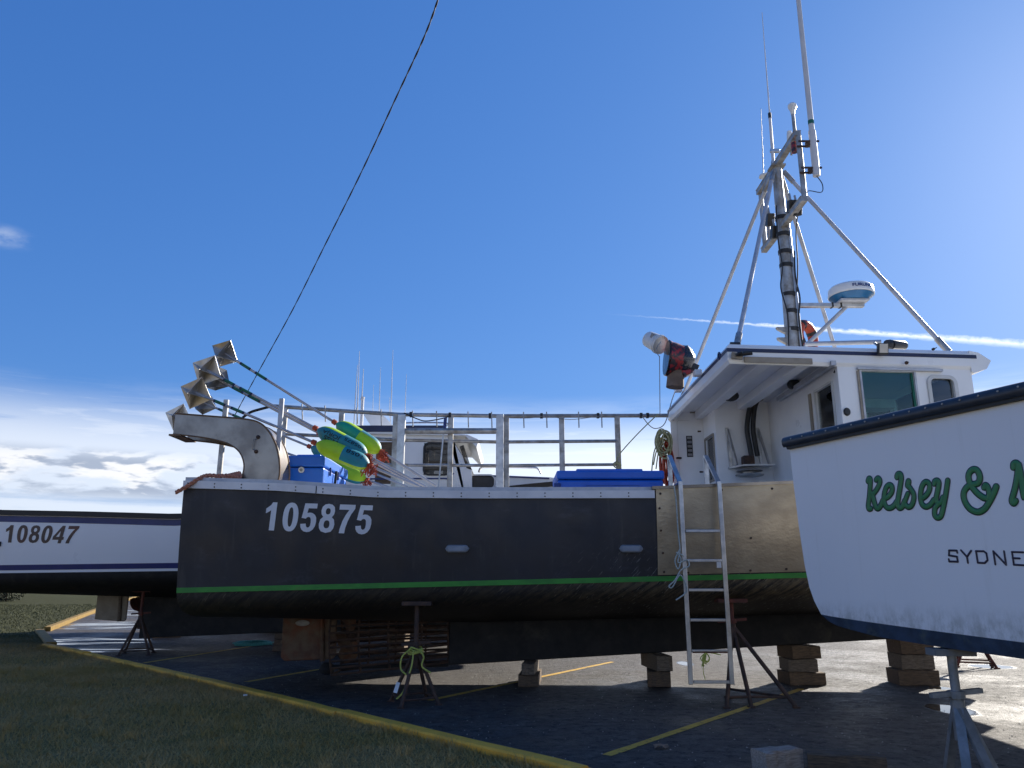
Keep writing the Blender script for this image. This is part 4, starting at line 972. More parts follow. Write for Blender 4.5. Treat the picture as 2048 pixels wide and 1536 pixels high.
m_ = MB(); m_.lathe([(-.10, .03), (-.02, .05), (0, .11), (.04, .10), (.07, .03)], sb + Vector((0.02, 0, -.02)), (0, 0, 1), 14); m_.build('aerial_base', 'radome_white', w_, smooth=True)
gx = at(1592, 290, 12.05)
m_ = MB(); m_.cyl(gx + Vector((0, 0, -.05)), gx + Vector((0, 0, .62)), .03, 10); g_ = m_.build('gps_pole', 'galvanised', mast, smooth=True)
m_ = MB(); m_.lathe([(0, .035), (.08, .045), (.14, .075), (.19, .075), (.22, .05), (.225, .01)], gx + Vector((0, 0, .60)), (0, 0, 1), 14); m_.build('gps_head', 'radome_white', g_, smooth=True)
gx = at(1582, 300, 12.3)
m_ = MB(); m_.cyl(gx + Vector((0, 0, -.1)), gx + Vector((0, 0, .16)), .02, 8); g_ = m_.build('sensor_pole', 'galvanised', mast)
m_ = MB(); m_.lathe([(0, .03), (.04, .055), (.16, .05), (.24, .04), (.25, .01)], gx + Vector((0, 0, .13)), (0, 0, 1), 12); m_.build('sensor_head', 'radome_white', g_, smooth=True)
m_ = MB(); c_ = at(1589, 300, 11.95); m_.cyl(c_ + Vector((0, 0, -.05)), c_ + Vector((0, 0, .14)), .05, 12); m_.build('mast_light', 'red_plaid', mast, smooth=True)
for px, py, Y in ((1583, 414, 12.4), (1550, 465, 13.1), (1540, 440, 13.4), (1594, 418, 12.3)):
    c_ = at(px, py, Y); m_ = MB(); m_.box(c_, (.14, .16, .24), Matrix.Rotation(R(20), 3, 'X')); o_ = m_.build('floodlight', 'black_plastic', mast, bevel=.02)
    m_ = MB(); m_.cyl(c_ + Vector((0, 0, .1)), c_ + Vector((0, .05, .28)), .02, 8); m_.build('lamp_arm', 'galvanised', o_)
m_ = MB(); m_.tube(spline([(MX + .1, YN + .6, ZL), (MX + .12, YN + .8, ZL - .3), (MX + .14, YC - .2, ZL - .8), (MX + .11, YC - .12, ZL - 1.3)], 6), .012, 6); m_.build('mast_cable', 'cable_black', mast, smooth=True)
# radar on its bracket
zr = at(1680, 611, YC).z; rx = at(1702, 590, YC).x
m_ = MB(); m_.bar((MX + .08, YC, zr), (rx + .2, YC, zr), .10, .07); br = m_.build('radar_bracket', 'aluminium', mast, bevel=.008)
for dx in (.85, 1.0): m_ = MB(); m_.box((MX + dx - .1, YC, zr), (.03, .112, .082)); m_.build('bracket_tie', 'black_rubber', br)
m_ = MB(); q = at(1600, 685, YC - .05); m_.cyl((MX + .10, YC - .05, q.z - .15), (MX + 1.0, YC, zr - .03), .035, 10); m_.build('radar_strut', 'aluminium_paint', br, smooth=True)
m_ = MB(); m_.box((rx - .02, YC, zr + .05), (.5, .4, .03)); m_.build('radar_plate', 'aluminium_paint', br)
rc = Vector((rx, YC, zr + .07)); RR = .385
m_ = MB(); m_.lathe([(-.0, .0), (0, .27), (.06, RR - .05), (.085, RR - .012), (.095, RR - .02), (.095, 0)], rc, (0, 0, 1), 40); rad_ = m_.build('radar_base', 'radome_blue', mast, smooth=True)
m_ = MB(); m_.lathe([(.095, 0), (.095, RR), (.11, RR + .004), (.13, RR), (.23, RR - .012), (.27, RR - .05), (.285, RR - .14), (.29, 0)], rc, (0, 0, 1), 40); dome = m_.build('radome', 'radome_white', mast, smooth=True)
def on_dome(a, b):
    t = R(-109 + 58 * a); r_ = RR + .003
    return rc + Vector((math.cos(t) * r_, math.sin(t) * r_, .155 + .058 * b))
put_text('radar_lettering', 'blue_stripe', dome, 'FURUNO', on_dome, .03)

# ---- gear rack on the port side
rack = empty('gear_rack', parent=boat)
YR = 14.98
def rk(px, py, Y=YR): return at(px, py, Y)
def rtube(name, pts, r_, mat='galvanised', par=rack, seg=8):
    m_ = MB(); m_.tube(pts, r_, seg); return m_.build(name, mat, par, smooth=True)
rtube('rack_rail', [rk(545, 812), rk(690, 822), rk(800, 829), rk(1000, 832), rk(1336, 831)], .040)
rtube('rack_rail', spline([rk(545, 812), rk(522, 818), rk(500, 825), rk(482, 838)], 5), .028, 'black_rubber')
rtube('rack_rail', [rk(572, 868), rk(690, 874), rk(800, 880), rk(1000, 884), rk(1236, 882)], .034)
rtube('rack_rail', [rk(575, 924), rk(800, 930), rk(1000, 931), rk(1236, 929)], .030)
for px in (571, 684, 792, 902, 1013, 1123, 1234):
    t = rk(px, np.interp(px, [545, 690, 800, 1000, 1336], [812, 822, 829, 832, 831])); m_ = MB(); m_.box((t.x, YR, (t.z + 2.25) / 2 - .01), (.105, .06, t.z - 2.25)); m_.build('rack_post', 'galvanised', rack, bevel=.01)
for px in (604, 650, 714, 762, 825, 873, 936, 983, 1047, 1093, 1157, 1203):
    y_ = np.interp(px, [545, 690, 800, 1000, 1336], [812, 822, 829, 832, 831]); a, b = rk(px, y_ - 8, YR - .035), rk(px + 1, y_ + 24, YR - .045); m_ = MB(); m_.cyl(a, b, .013, 6); m_.build('rack_peg', 'galvanised', rack)
for px in (804, 1000):
    t, b = rk(px, 829, YR - .12), None; m_ = MB(); m_.box((t.x, YR - .12, (t.z + 2.25) / 2), (.15, .10, t.z - 2.25)); m_.build('roller_post', 'aluminium', rack, bevel=.012)
a, b = rk(811, 862, YR - .12), rk(994, 862, YR - .12); rtube('trap_roller', [a, b], .058, 'galvanised', rack, 14)
for px, py0 in ((564, 797), ): 
    t = at(px, py0, 11.22); m_ = MB(); m_.box((t.x, 11.22, (t.z + 2.2) / 2), (.07, .05, t.z - 2.2)); m_.build('rack_post', 'aluminium_paint', rack, bevel=.01)
m_ = MB(); m_.tube(spline([rk(808, 826, YR - .07), rk(835, 838, YR - .07), rk(852, 842, YR - .07), rk(880, 838, YR - .07), rk(898, 833, YR - .07)], 5), .012, 6); m_.build('rack_cable', 'cable_black', rack, smooth=True)
m_ = MB(); m_.tube(spline([rk(1020, 836, YR - .07), rk(1060, 836, YR - .07), rk(1095, 832, YR - .07), rk(1140, 839, YR - .07), rk(1200, 832, YR - .07)], 5), .007, 6); m_.build('rack_cable', 'rope_grey', rack, smooth=True)
for px in (822, 900, 980, 1083, 1196, 1282, 1295):
    c_ = rk(px, np.interp(px, [690, 800, 1000, 1336], [822, 829, 832, 831])); m_ = MB(); m_.box(c_, (.05, .095, .095)); m_.build('rail_tie', 'cable_black', rack)
m_ = MB(); m_.cyl(rk(890, 835, YR - .1), rk(877, 975, YR - .12), .016, 8); m_.build('gaff_pole', 'aluminium', rack); gp = rack.children[0]
m_ = MB(); m_.cyl(rk(891, 836, YR - .1), rk(889, 858, YR - .102), .032, 8); m_.build('gaff_grip', 'blue_stripe', rack)
# lines from the rack to the house
m_ = MB(); m_.tube(spline([at(1316, 828, 14.9), at(1275, 868, 14.9), at(1238, 910, 14.9), at(1232, 930, 14.9)], 5), .012, 6); tag(m_.build('rack_line', 'rope_straw', rack, smooth=True))
m_ = MB(); m_.tube(spline([at(1284, 832, 14.9), at(1298, 850, 14.9), at(1312, 857, 14.9), at(1330, 846, 14.8), at(1344, 800, 14.6), at(1356, 768, 14.3)], 5), .009, 6); m_.build('rack_line', 'rope_grey', rack, smooth=True)
m_ = MB(); m_.tube(spline([at(1234 + dx, 928 + dy, 14.88) for dx, dy in ((-8, 0), (0, -5), (8, 2), (2, 8), (-6, 4), (0, -2), (6, 9), (0, 14))], 4), .014, 6); m_.build('rack_knot', 'rope_straw', rack, smooth=True)

# ---- stern chute: two curved side plates joined by a bent sheet
chute = empty('stern_chute', parent=boat)
YG = 11.08; GD = .50
outer = [(351, 827), (430, 833), (490, 838), (518, 845), (537, 862), (551, 888), (558, 918), (559, 948), (553, 972)]
inner = [(346, 868), (400, 874), (432, 880), (458, 888), (478, 903), (487, 923), (487, 942), (480, 958), (466, 972)]
so = spline([at(*p, YG) for p in outer], 5); si = spline([at(*p, YG) for p in inner], 5)
for dy, nm in ((0, 'side_plate'), (GD, 'side_plate')):
    rows = [[a + Vector((0, dy, 0)), b + Vector((0, dy, 0))] for a, b in zip(so, si)]
    m_ = MB(); m_.slab(rows, (0, .008, 0)); sp_ = m_.build(nm, 'stainless', chute)
    m_ = MB(); m_.tube([p + Vector((0, dy + .004, 0)) for p in so], .014, 6); m_.tube([p + Vector((0, dy + .004, 0)) for p in si], .012, 6); m_.build('plate_edge', 'stainless_edge', sp_, smooth=True)
m_ = MB(); m_.slab([[p + Vector((0, .01, -.004)), p + Vector((0, GD, -.004))] for p in so], (-.006, 0, -.004)); m_.build('chute_back', 'stainless', chute, smooth=True)
a, b = si[0], so[0]; m_ = MB(); m_.box((a.x + .04, YG + GD / 2, a.z - .02), (.16, GD + .10, .025)); m_.build('chute_lip', 'stainless_edge', chute)
for px, py in ((516, 874), (512, 903)): c_ = at(px, py, YG - .008); m_ = MB(); m_.lathe([(0, .03), (.012, .026), (.03, .016), (.032, .0)], c_, (0, -1, 0), 12); m_.build('plate_bolt', 'rusty_steel', chute, smooth=True)
a, b = at(513, 878, YG - .02), at(510, 900, YG - .02); m_ = MB(); m_.tube(spline([a, a + Vector((-.035, -.02, -.02)), b + Vector((-.035, -.02, .02)), b], 4), .006, 6); m_.build('plate_handle', 'stainless', chute)
m_ = MB(); p, q = at(453, 800, 13.4), at(438, 955, 13.4); m_.cyl(p, q + (q - p) * .25, .048, 10); m_.build('stern_post', 'galvanised', boat, smooth=True)

# ================================================================== white boat shown stern-on
KR = Vector((2.69, 7.35, 0)); KF_ = Vector((.927, .375, 0)).normalized(); KL = Vector((-KF_.y, KF_.x, 0))
KB = 2.1; KO = KR - KL * KB
kb = empty('fishing_boat', (KO.x, KO.y, 0), 'white fishing boat seen stern-on with green script name and navy rail', 'boat', rz=math.atan2(KF_.y, KF_.x))
WORLD[kb.name] = Vector((0, 0, 0))
ZS = 2.9
KT = [(2.115, 2.90), (2.105, 2.5), (2.085, 2.1), (2.055, 1.75), (2.02, 1.55), (1.975, 1.43), (1.905, 1.315)]
KBt = [(1.905, 1.315), (1.83, 1.262), (1.72, 1.225), (1.3, 1.165), (.7, 1.130), (.08, 1.105)]
KL_ = 12.8
def kw(x): return max(.03, 1 - max(0, (x - 6.0) / (KL_ - 6.0)) ** 2.8)
def ksec(lst, x, sd_):
    sh = .9 * max(0, (x - 4) / (KL_ - 4)) ** 2
    return [Vector((x - .3 * max(0, (x - 6) / 6.8) ** 3 * (ZS - z), sd_ * y * (kw(x) if z > 1.32 else kw(x) ** 1.4), z + sh * max(0, (z - 1.3) / 1.6) - (.10 * min(1, x / 3) if z < 1.25 else 0))) for y, z in lst]
xs = [KL_ * i / 40 for i in range(41)]
m_ = MB()
for sd_ in (-1, 1): m_.grid([ksec(KT, x, sd_) for x in xs])
rowsT = [[Vector((0, a * y, z)) for a in np.linspace(-1, 1, 33)] for y, z in KT]
low = [[Vector((0, a * 1.905, 1.315 - .105 * (1 - abs(a)) ** .8)) for a in np.linspace(-1, 1, 33)]]
m_.grid(rowsT + low); m_.build('hull', 'white_hull', kb, smooth=True)
m_ = MB()
for sd_ in (-1, 1): m_.grid([ksec(KBt, x, sd_) for x in xs])
n_b = 33; topl = []; botl = []
for a in np.linspace(-1, 1, n_b):
    y = a * 1.905; zb2 = float(np.interp(abs(y), [p[0] for p in KBt[::-1]], [p[1] for p in KBt[::-1]])); topl.append(Vector((0, y, 1.315 - .105 * (1 - abs(a)) ** .8))); botl.append(Vector((0, y, min(zb2, topl[-1].z))))
m_.grid([topl, botl]); m_.build('hull_bottom', 'blue_antifoul', kb, smooth=True)
m_ = MB(); m_.prism([(3.0, -.11, 1.1), (3.3, -.11, .45), (10.5, -.11, .62), (11.6, -.11, 1.2)], (0, .22, 0)); m_.build('keel', 'blue_antifoul', kb)
m_ = MB(); sec = [(-.005, -.040), (-.045, -.044), (-.060, -.02), (-.062, .02), (-.048, .045), (-.02, .058), (.10, .062), (.10, -.035)]
path = [(Vector((0, KB + .015, ZS)), Vector((0, 0, 0)))]
rowsR = []
def rrow(p, out):                                # p on the sheer, out = outward unit
    return [p - Vector((out.x * s_[0], out.y * s_[0], 0)) + Vector((0, 0, s_[1])) for s_ in sec] 
def rr2(p, out): return [p + out * (-s_[0]) + Vector((0, 0, s_[1])) for s_ in sec + sec[:1]]
for sd_ in (-1, 1):
    m_.grid([rr2(ksec(KT[:1], x, sd_)[0], Vector((0, sd_, 0))) for x in xs])
m_.grid([rr2(Vector((0, y, ZS)), Vector((-1, 0, 0))) for y in np.linspace(-KB - .05, KB + .05, 21)])
for y in (-KB - .05, KB + .05):
    k = len(m_.v); m_.v += rr2(Vector((0, y, ZS)), Vector((-1, 0, 0)))[:8]; m_.f.append(tuple(range(k, k + 8))); m_.m.append(0)
krail = m_.build('rub_rail', 'navy_rail', kb, smooth=True)
m_ = MB(); m_.box((-.012, 0, ZS - .054), (.05, 2 * KB + .03, .026)); m_.build('rail_gasket', 'black_rubber', krail)
m_ = MB()
for i in range(28):
    y = -KB + .08 + i * (2 * KB - .16) / 27; m_.cyl((-.055, y, ZS + .02), (-.066, y, ZS + .021), .008, 6)
tag(m_.build('rail_screws', 'zinc', krail), kind='stuff')
m_ = MB()
for sd_ in (-1, 1): m_.grid([[Vector((x, sd_ * (ksec(KT[:1], x, 1)[0].y - .08), ksec(KT[:1], x, 1)[0].z + .05)), Vector((x, sd_ * max(.02, ksec(KT[:1], x, 1)[0].y - .4), ksec(KT[:1], x, 1)[0].z + .05)), Vector((x, sd_ * max(.02, ksec(KT[:1], x, 1)[0].y - .4), 2.1))] for x in xs[:-2]])
m_.grid([[Vector((x, -max(.03, ksec(KT[:1], x, 1)[0].y - .09), 2.1)), Vector((x, max(.03, ksec(KT[:1], x, 1)[0].y - .09), 2.1))] for x in xs[:-2]])
m_.box((.24, 0, ZS - .32), (.02, 2 * KB - .1, .7)); m_.build('deck', 'gelcoat_dull', kb)
# lettering on the transom
kM = Matrix.Translation(KO) @ Matrix.Rotation(math.atan2(KF_.y, KF_.x), 4, 'Z'); kMi = kM.inverted()
def on_transom(zx, zy, off=.004):                # from the zoomed photo crop to boat-local transom coordinates
    px, py = 1700 + zx / 5.885, 900 + zy / 5.885
    o_ = kMi @ Vector((0, 0, CAMZ)); d_ = (kMi @ (px_dir(px, py) + Vector((0, 0, CAMZ)))) - o_
    t = (-off - o_.x) / d_.x; return o_ + d_ * t
strokes = [
 (24, [(212, 366), (222, 338), (238, 345), (238, 400), (228, 540), (215, 650), (222, 690), (243, 690)]),
 (23, [(308, 352), (328, 332), (350, 352), (348, 395), (322, 452), (280, 510)]),
 (25, [(262, 515), (282, 600), (305, 672), (335, 685), (368, 640), (385, 600)]),
 (24, [(402, 570), (450, 548), (492, 490), (492, 432), (462, 412), (425, 445), (402, 530), (402, 615), (430, 672), (475, 682), (520, 652), (548, 610)]),
 (26, [(552, 318), (562, 288), (590, 285), (603, 330), (590, 430), (568, 560), (560, 635), (580, 680), (615, 665), (645, 600)]),
 (30, [(688, 372), (680, 415)]), (24, [(680, 420), (715, 460), (748, 520), (748, 590), (725, 650), (688, 672), (652, 645)]), (22, [(635, 650), (655, 580), (680, 515)]),
 (25, [(842, 570), (885, 545), (930, 480), (935, 410), (905, 376), (868, 392), (838, 460), (830, 560), (850, 640), (895, 668), (945, 645), (985, 590)]),
 (26, [(992, 395), (1000, 368), (1030, 362), (1045, 395), (1030, 490), (1015, 570), (1030, 625), (1070, 615), (1095, 560)]),
 (26, [(1150, 360), (1135, 470), (1115, 590), (1095, 690), (1070, 775), (1030, 797), (998, 765), (1000, 690), (1035, 640), (1075, 610)]),
 (32, [(1720, 432), (1690, 510), (1640, 610), (1580, 695), (1500, 730), (1410, 690), (1350, 600), (1338, 510), (1375, 440), (1440, 410), (1510, 385), (1528, 315), (1500, 245), (1455, 228), (1408, 262), (1395, 330), (1425, 415), (1490, 500), (1570, 560), (1635, 572)]),
 (30, [(1625, 570), (1640, 510), (1620, 440), (1595, 415), (1580, 440)]),
 (30, [(1922, 205), (1925, 165), (1955, 152), (1978, 185), (1965, 330), (1935, 480), (1905, 590), (1925, 628), (1950, 600)]),
 (32, [(1985, 175), (2010, 300), (2035, 470), (2062, 565), (2095, 420), (2135, 240), (2165, 150)]),
 (32, [(2165, 150), (2160, 330), (2140, 500), (2150, 610), (2200, 610)]),
]
nrmT = Vector((-1, 0, 0))
def ribbon(m_, pts2, hw_, off, dome, smooth_n=6):
    P3 = spline([on_transom(x, y, off) for x, y in pts2], smooth_n) if smooth_n else [on_transom(x, y, off) for x, y in pts2]
    sc = (on_transom(pts2[0][0] + 10, pts2[0][1], off) - on_transom(pts2[0][0], pts2[0][1], off)).length / 10
    up = (on_transom(pts2[0][0], pts2[0][1] + 10, off) - on_transom(pts2[0][0], pts2[0][1], off)).length / 10
    r_ = hw_ * (sc * .35 + up * .65)
    a = (P3[0] - P3[1]).normalized(); b = (P3[-1] - P3[-2]).normalized()
    pts = [P3[0] + a * r_, P3[0] + a * r_ * .85, P3[0] + a * r_ * .5] + P3 + [P3[-1] + b * r_ * .5, P3[-1] + b * r_ * .85, P3[-1] + b * r_]
    rs = [r_ * .05, r_ * .53, r_ * .87] + [r_] * len(P3) + [r_ * .87, r_ * .53, r_ * .05]
    m_.tube(pts, rs, 8, True, flat=nrmT, fn=dome)
fill = MB(); outl = MB()
for i, (h_, pts2) in enumerate(strokes):
    ribbon(outl, pts2, h_ + 11, .003, .0022 + i * .00006); ribbon(fill, pts2, h_ + 1, .004, .005 + i * .00012)
outl.build('name_outline', 'letter_dark', kb); fill.build('name_lettering', 'letter_green', kb)
hp = MB()
for i, pts2 in enumerate([[(1262, 1208), (1255, 1184), (1166, 1182), (1164, 1240), (1258, 1256), (1268, 1314), (1168, 1312), (1162, 1286)], [(1306, 1180), (1376, 1258), (1424, 1186)], [(1376, 1258), (1388, 1328)],
    [(1482, 1190), (1504, 1326), (1585, 1330), (1618, 1296), (1604, 1215), (1574, 1192), (1482, 1190)], [(1710, 1346), (1686, 1192), (1836, 1350), (1812, 1192)], [(2038, 1204), (1906, 1200), (1928, 1350), (2062, 1358)], [(1916, 1272), (1996, 1276)],
    [(2110, 1212), (2182, 1288), (2234, 1220)], [(2182, 1288), (2194, 1372)]]):
    for j in range(len(pts2) - 1): ribbon(hp, [pts2[j], pts2[j + 1]], 12, .003, .0025 + i * .0001 + j * .00002, 0)
hp.build('port_lettering', 'letter_purple', kb)
# ================================================================== second white boat, behind
Y2 = 18.6
stripe2 = lambda x: 1.70 + .012 * (x + 11)
H2 = Hull(-11.45, 2.6, Y2, 2.1, [(-11.45, 3.0), (-9, 2.95), (-7.2, 2.90), (-5, 2.97), (-3, 3.15), (-1.2, 3.36), (0, 3.53), (1.3, 3.72), (2.6, 3.95)], stripe2, -3.0, .42, .6, .05)
b2 = empty('fishing_boat', (-4.5, Y2, .4), 'white fishing boat with blue stripes and dark number behind the black hulled boat', 'boat')
H2.make(b2, 'white_hull2', 'black_antifoul', 2.3, 'navy_rail', .03, .25)
H2.band(b2, 'rub_rail', 'black_rubber', lambda x: H2.sheer(x) - .085, lambda x: H2.sheer(x) + .02, .045, depth=.06)
H2.band(b2, 'upper_stripe', 'blue_stripe', lambda x: H2.sheer(x) - .225, lambda x: H2.sheer(x) - .095, .004, depth=.006)
H2.band(b2, 'lower_stripe', 'blue_stripe', lambda x: stripe2(x) + .055, lambda x: stripe2(x) + .165, .004, depth=.006)
digits(H2, b2, '108047', quadmap((7, 1085), (148, 1087), (11, 1050), (160, 1052)), 'number_brown', .012)
fin(b2, 'keel', 'black_antifoul', [(-8.55, .26), (.4, .62), (1.2, 1.5), (-3, 1.4), (-8.2, 1.35), (-8.55, 1.2)], Y2, .24)
ra, rb = at(199, 1165, Y2), at(252, 1243, Y2)
rud2 = fin(b2, 'rudder', 'trim_wood', [(ra.x, ra.z), (rb.x, ra.z), (rb.x, rb.z + .04), (rb.x - .05, rb.z), (ra.x, rb.z + .05)], Y2, .06)
m_ = MB(); p, q = at(243, 1160, Y2 - .05), at(238, 1243, Y2 - .05); m_.cyl(p, q, .04, 10); m_.build('rudder_post', 'wood_grey', rud2, smooth=True)
pr2 = empty('propeller', parent=b2); pc2 = at(282, 1200, Y2)
m_ = MB(); m_.lathe([(-.2, .02), (-.1, .07), (.1, .08), (.15, .03)], pc2, (1, 0, 0), 12); m_.build('propeller_hub', 'rusty_steel', pr2, smooth=True)
for k in range(3):
    a = R(80 + 120 * k); rad = Vector((0, math.cos(a), math.sin(a))); tan = Vector((0, -math.sin(a), math.cos(a))); m_ = MB()
    m_.slab([[pc2 + rad * r_ + (Vector((.5, 0, 0)) + tan * .8) * (wd_ * s_) for s_ in (-1, 0, 1)] for r_, wd_ in ((.05, .06), (.18, .16), (.32, .18), (.42, .10), (.45, .03))], (.015, 0, 0)); m_.build('propeller_blade', 'rusty_red', pr2, smooth=True)
# wheelhouse of that boat
h2 = empty('wheelhouse', parent=b2); yh = 1.55; YA = Y2 - yh; z_r = at(800, 868, YA).z; z_t = at(800, 853, YA).z
xa, xb = at(690, 900, YA).x, at(905, 900, YA).x
m_ = MB(); zb2 = 2.6; wl = lambda px: at(px, 900, YA).x - xa; hz_ = lambda py: at(850, py, YA).z - zb2
wall(m_, (xa, YA, zb2), (1, 0, 0), (0, 0, 1), (0, 1, 0), xb - xa, z_r - zb2, [(wl(848), wl(901), hz_(950), hz_(886)), (wl(752), wl(790), hz_(968), hz_(884))], .06)
hw2 = m_.build('side_wall', 'gelcoat', h2)
m_ = MB(); wall(m_, (xa, Y2 + yh - .06, zb2), (1, 0, 0), (0, 0, 1), (0, 1, 0), xb - xa, z_r - zb2, [(wl(842), wl(862), hz_(945), hz_(905)), (wl(880), wl(903), hz_(945), hz_(905))], .06); m_.build('side_wall', 'gelcoat', h2)
fo2 = Vector((xa, YA - .002, zb2))
m_ = MB(); frame(m_, fo2, (1, 0, 0), (0, 0, 1), (0, -1, 0), wl(848) + .02, wl(901) - .02, hz_(950) + .02, hz_(886) - .02, .035, .02, .10); m_.build('window_frame', 'black_rubber', hw2)
m_ = MB(); m_.box((xa + (wl(848) + wl(901)) / 2, YA + .03, zb2 + (hz_(950) + hz_(886)) / 2), (wl(901) - wl(848) - .004, .008, hz_(886) - hz_(950) - .004)); m_.build('window_pane', 'glass_smoke', hw2)
m_ = MB(); m_.box((xa + (wl(752) + wl(790)) / 2, YA + .03, zb2 + (hz_(968) + hz_(884)) / 2), (wl(790) - wl(752) - .004, .01, hz_(884) - hz_(968) - .004)); m_.build('door_panel', 'wood_brown', hw2)
# raked front with windscreen, brow and roof
zt_ = z_r; fb, ft = at(942, 940, YA).x, at(918, 886, YA).x
for yy in (Y2 + yh - .06, YA):
    m_ = MB(); m_.prism([(xb + .002, yy, zb2), (fb + .05, yy, zb2), (fb + .02, yy, at(940, 940, YA).z), (ft - .25, yy, zt_), (xb + .002, yy, zt_)], (0, .06, 0))
    fc = m_.build('front_cheek', 'gelcoat', h2)
p0_, p1_ = Vector((fb + .02, YA, at(940, 938, YA).z)), Vector((ft - .2, YA, zt_ - .05)); dv = (p1_ - p0_); nW = 3
m_ = MB(); m_.prism([(fb + .02, YA - .012, at(940, 938, YA).z - .02), (fb - .10, YA - .012, at(940, 938, YA).z + .02), (at(919, 893, YA).x, YA - .012, at(919, 893, YA).z), (at(927, 890, YA).x, YA - .012, at(927, 890, YA).z)], (0, .010, 0)); m_.build('quarter_window', 'glass_smoke', fc)
for i in range(3):
    ya_, yb2 = YA + .1 + i * .98, YA + .1 + i * .98 + .90
    m_ = MB(); m_.slab([[Vector((p0_.x, ya_, p0_.z)), Vector((p0_.x, yb2, p0_.z))], [Vector((p1_.x, ya_, p1_.z)), Vector((p1_.x, yb2, p1_.z))]], (-.012, 0, 0)); m_.build('windscreen', 'glass_smoke', h2)
m_ = MB(); xr1 = at(958, 880, YA).x; xr0 = at(690, 880, YA).x
m_.prism([(xr0, YA - .08, z_r), (at(930, 900, YA).x, YA - .08, z_r - .06), (xr1 - .05, YA - .08, at(950, 897, YA).z), (xr1, YA - .08, at(955, 880, YA).z), (xr1 - .25, YA - .08, at(940, 870, YA).z), (xr0, YA - .08, z_t)], (0, 2 * yh + .16, 0)); r2 = m_.build('roof', 'gelcoat', h2, bevel=.02)
m_ = MB(); m_.box(((xr0 + at(890, 862, YA).x) / 2, YA - .084, (z_t + z_r) / 2 + .02), (at(890, 862, YA).x - xr0, .006, (z_t - z_r) * .86)); m_.build('roof_stripe', 'navy', r2)
m_ = MB(); m_.tube(spline([at(810, 853, YA), at(812, 846, YA), at(890, 846, YA), at(893, 853, YA)], 4), .02, 6); m_.build('roof_rail', 'aluminium', r2)
pf = [at(727, 829, 18), at(765, 829, 18), at(790, 855, 18), at(744, 855, 18)]
m_ = MB(); m_.prism(pf, (0, .08, 0)); m_.build('radar_arch', 'gelcoat', r2)
for px0, py0, px1, py1, r_ in ((708, 850, 715, 730, .016), (714, 850, 719, 702, .016), (721, 850, 727, 738, .02), (745, 850, 747, 770, .009), (758, 835, 761, 735, .012), (781, 850, 786, 700, .014), (810, 830, 813, 748, .010), (779, 835, 779, 795, .010)):
    m_ = MB(); p, q = at(px0, py0, 18.4), at(px1, py1, 18.4); m_.tube([p, p.lerp(q, .5), q], [r_, r_ * .8, r_ * .35], 6); m_.build('aerial', 'antenna_white', r2, smooth=True)
m_ = MB(); c_ = at(726, 800, 18.3); m_.cyl(c_ + Vector((0, 0, -.65)), c_, .03, 8); m_.cyl(c_ + Vector((-.02, 0, 0)), c_ + Vector((.0, 0, .08)), .05, 8); m_.build('mast_light', 'antenna_white', r2)
# trunk cabin forward with port light, stripe, hoop rail
zc0 = at(950, 946, 17.2).z; YT = 17.2; xt1 = at(1195, 960, 18.4).x
m_ = MB(); nearp = [Vector((xb - .2, YT, zc0)), Vector((at(1100, 945, YT).x, YT + .35, zc0 - .05)), Vector((xt1 + .2, Y2 - .25, zc0 - .1))]; farp = [Vector((p.x, 2 * Y2 - p.y, p.z)) for p in nearp]
m_.grid([[Vector((p.x, p.y, 2.5)) for p in nearp], nearp, farp, [Vector((p.x, p.y, 2.5)) for p in farp]]); tk = m_.build('trunk_cabin', 'gelcoat', b2)
m_ = MB(); yl_ = YT + .02; frame(m_, (0, yl_, 0), (1, 0, 0), (0, 0, 1), (0, -1, 0), at(936, 960, yl_).x, at(988, 960, yl_).x, at(960, 976, yl_).z, at(960, 952, yl_).z, .035, .05, .09); m_.build('port_light_frame', 'aluminium_paint', tk)
a, b = at(936, 976, yl_), at(988, 952, yl_); m_ = MB(); m_.box(((a.x + b.x) / 2, yl_ + .0, (a.z + b.z) / 2), (b.x - a.x, .05, b.z - a.z)); m_.build('port_light', 'black_plastic', tk, bevel=.06)
m_ = MB(); m_.bar(Vector((nearp[0].x + .3, nearp[0].y - .002, zc0 - .03)), Vector((nearp[1].x, nearp[1].y - .006, zc0 - .08)), .01, .035); m_.bar((xa + .3, YA - .006, at(830, 958, YA).z), (at(897, 958, YA).x, YA - .006, at(897, 957, YA).z), .008, .035); m_.prism([(at(892, 959, YA).x, YA - .01, at(892, 959, YA).z), (at(898, 959, YA).x, YA - .01, at(898, 959, YA).z), (at(909, 946, YA).x, YA - .01, at(909, 946, YA).z), (at(903, 946, YA).x, YA - .01, at(903, 946, YA).z)], (0, .006, 0)); m_.build('cabin_stripe', 'blue_stripe', tk)
m_ = MB(); m_.tube(spline([at(958, 945, 17.9), at(962, 936, 17.9), at(980, 934, 17.9), at(1060, 935, 17.9), at(1076, 938, 17.9), at(1082, 948, 17.9)], 4), .025, 8); m_.build('hoop_rail', 'aluminium', tk, smooth=True)
# a little gear just above its stern rail
m_ = MB(); a = at(-15, 1022, 18), at(48, 1026, 18); m_.prism([at(-40, 1030, 18), at(60, 1030, 18), at(30, 1023, 18), at(0, 1019, 18), at(-40, 1018, 18)], (0, .5, 0)); m_.build('stern_hatch', 'gelcoat', b2)
m_ = MB(); m_.box(on_hull(H2, -4, 1088, .02), (.12, .04, .10)); m_.build('scupper', 'black_rubber', b2, bevel=.01)

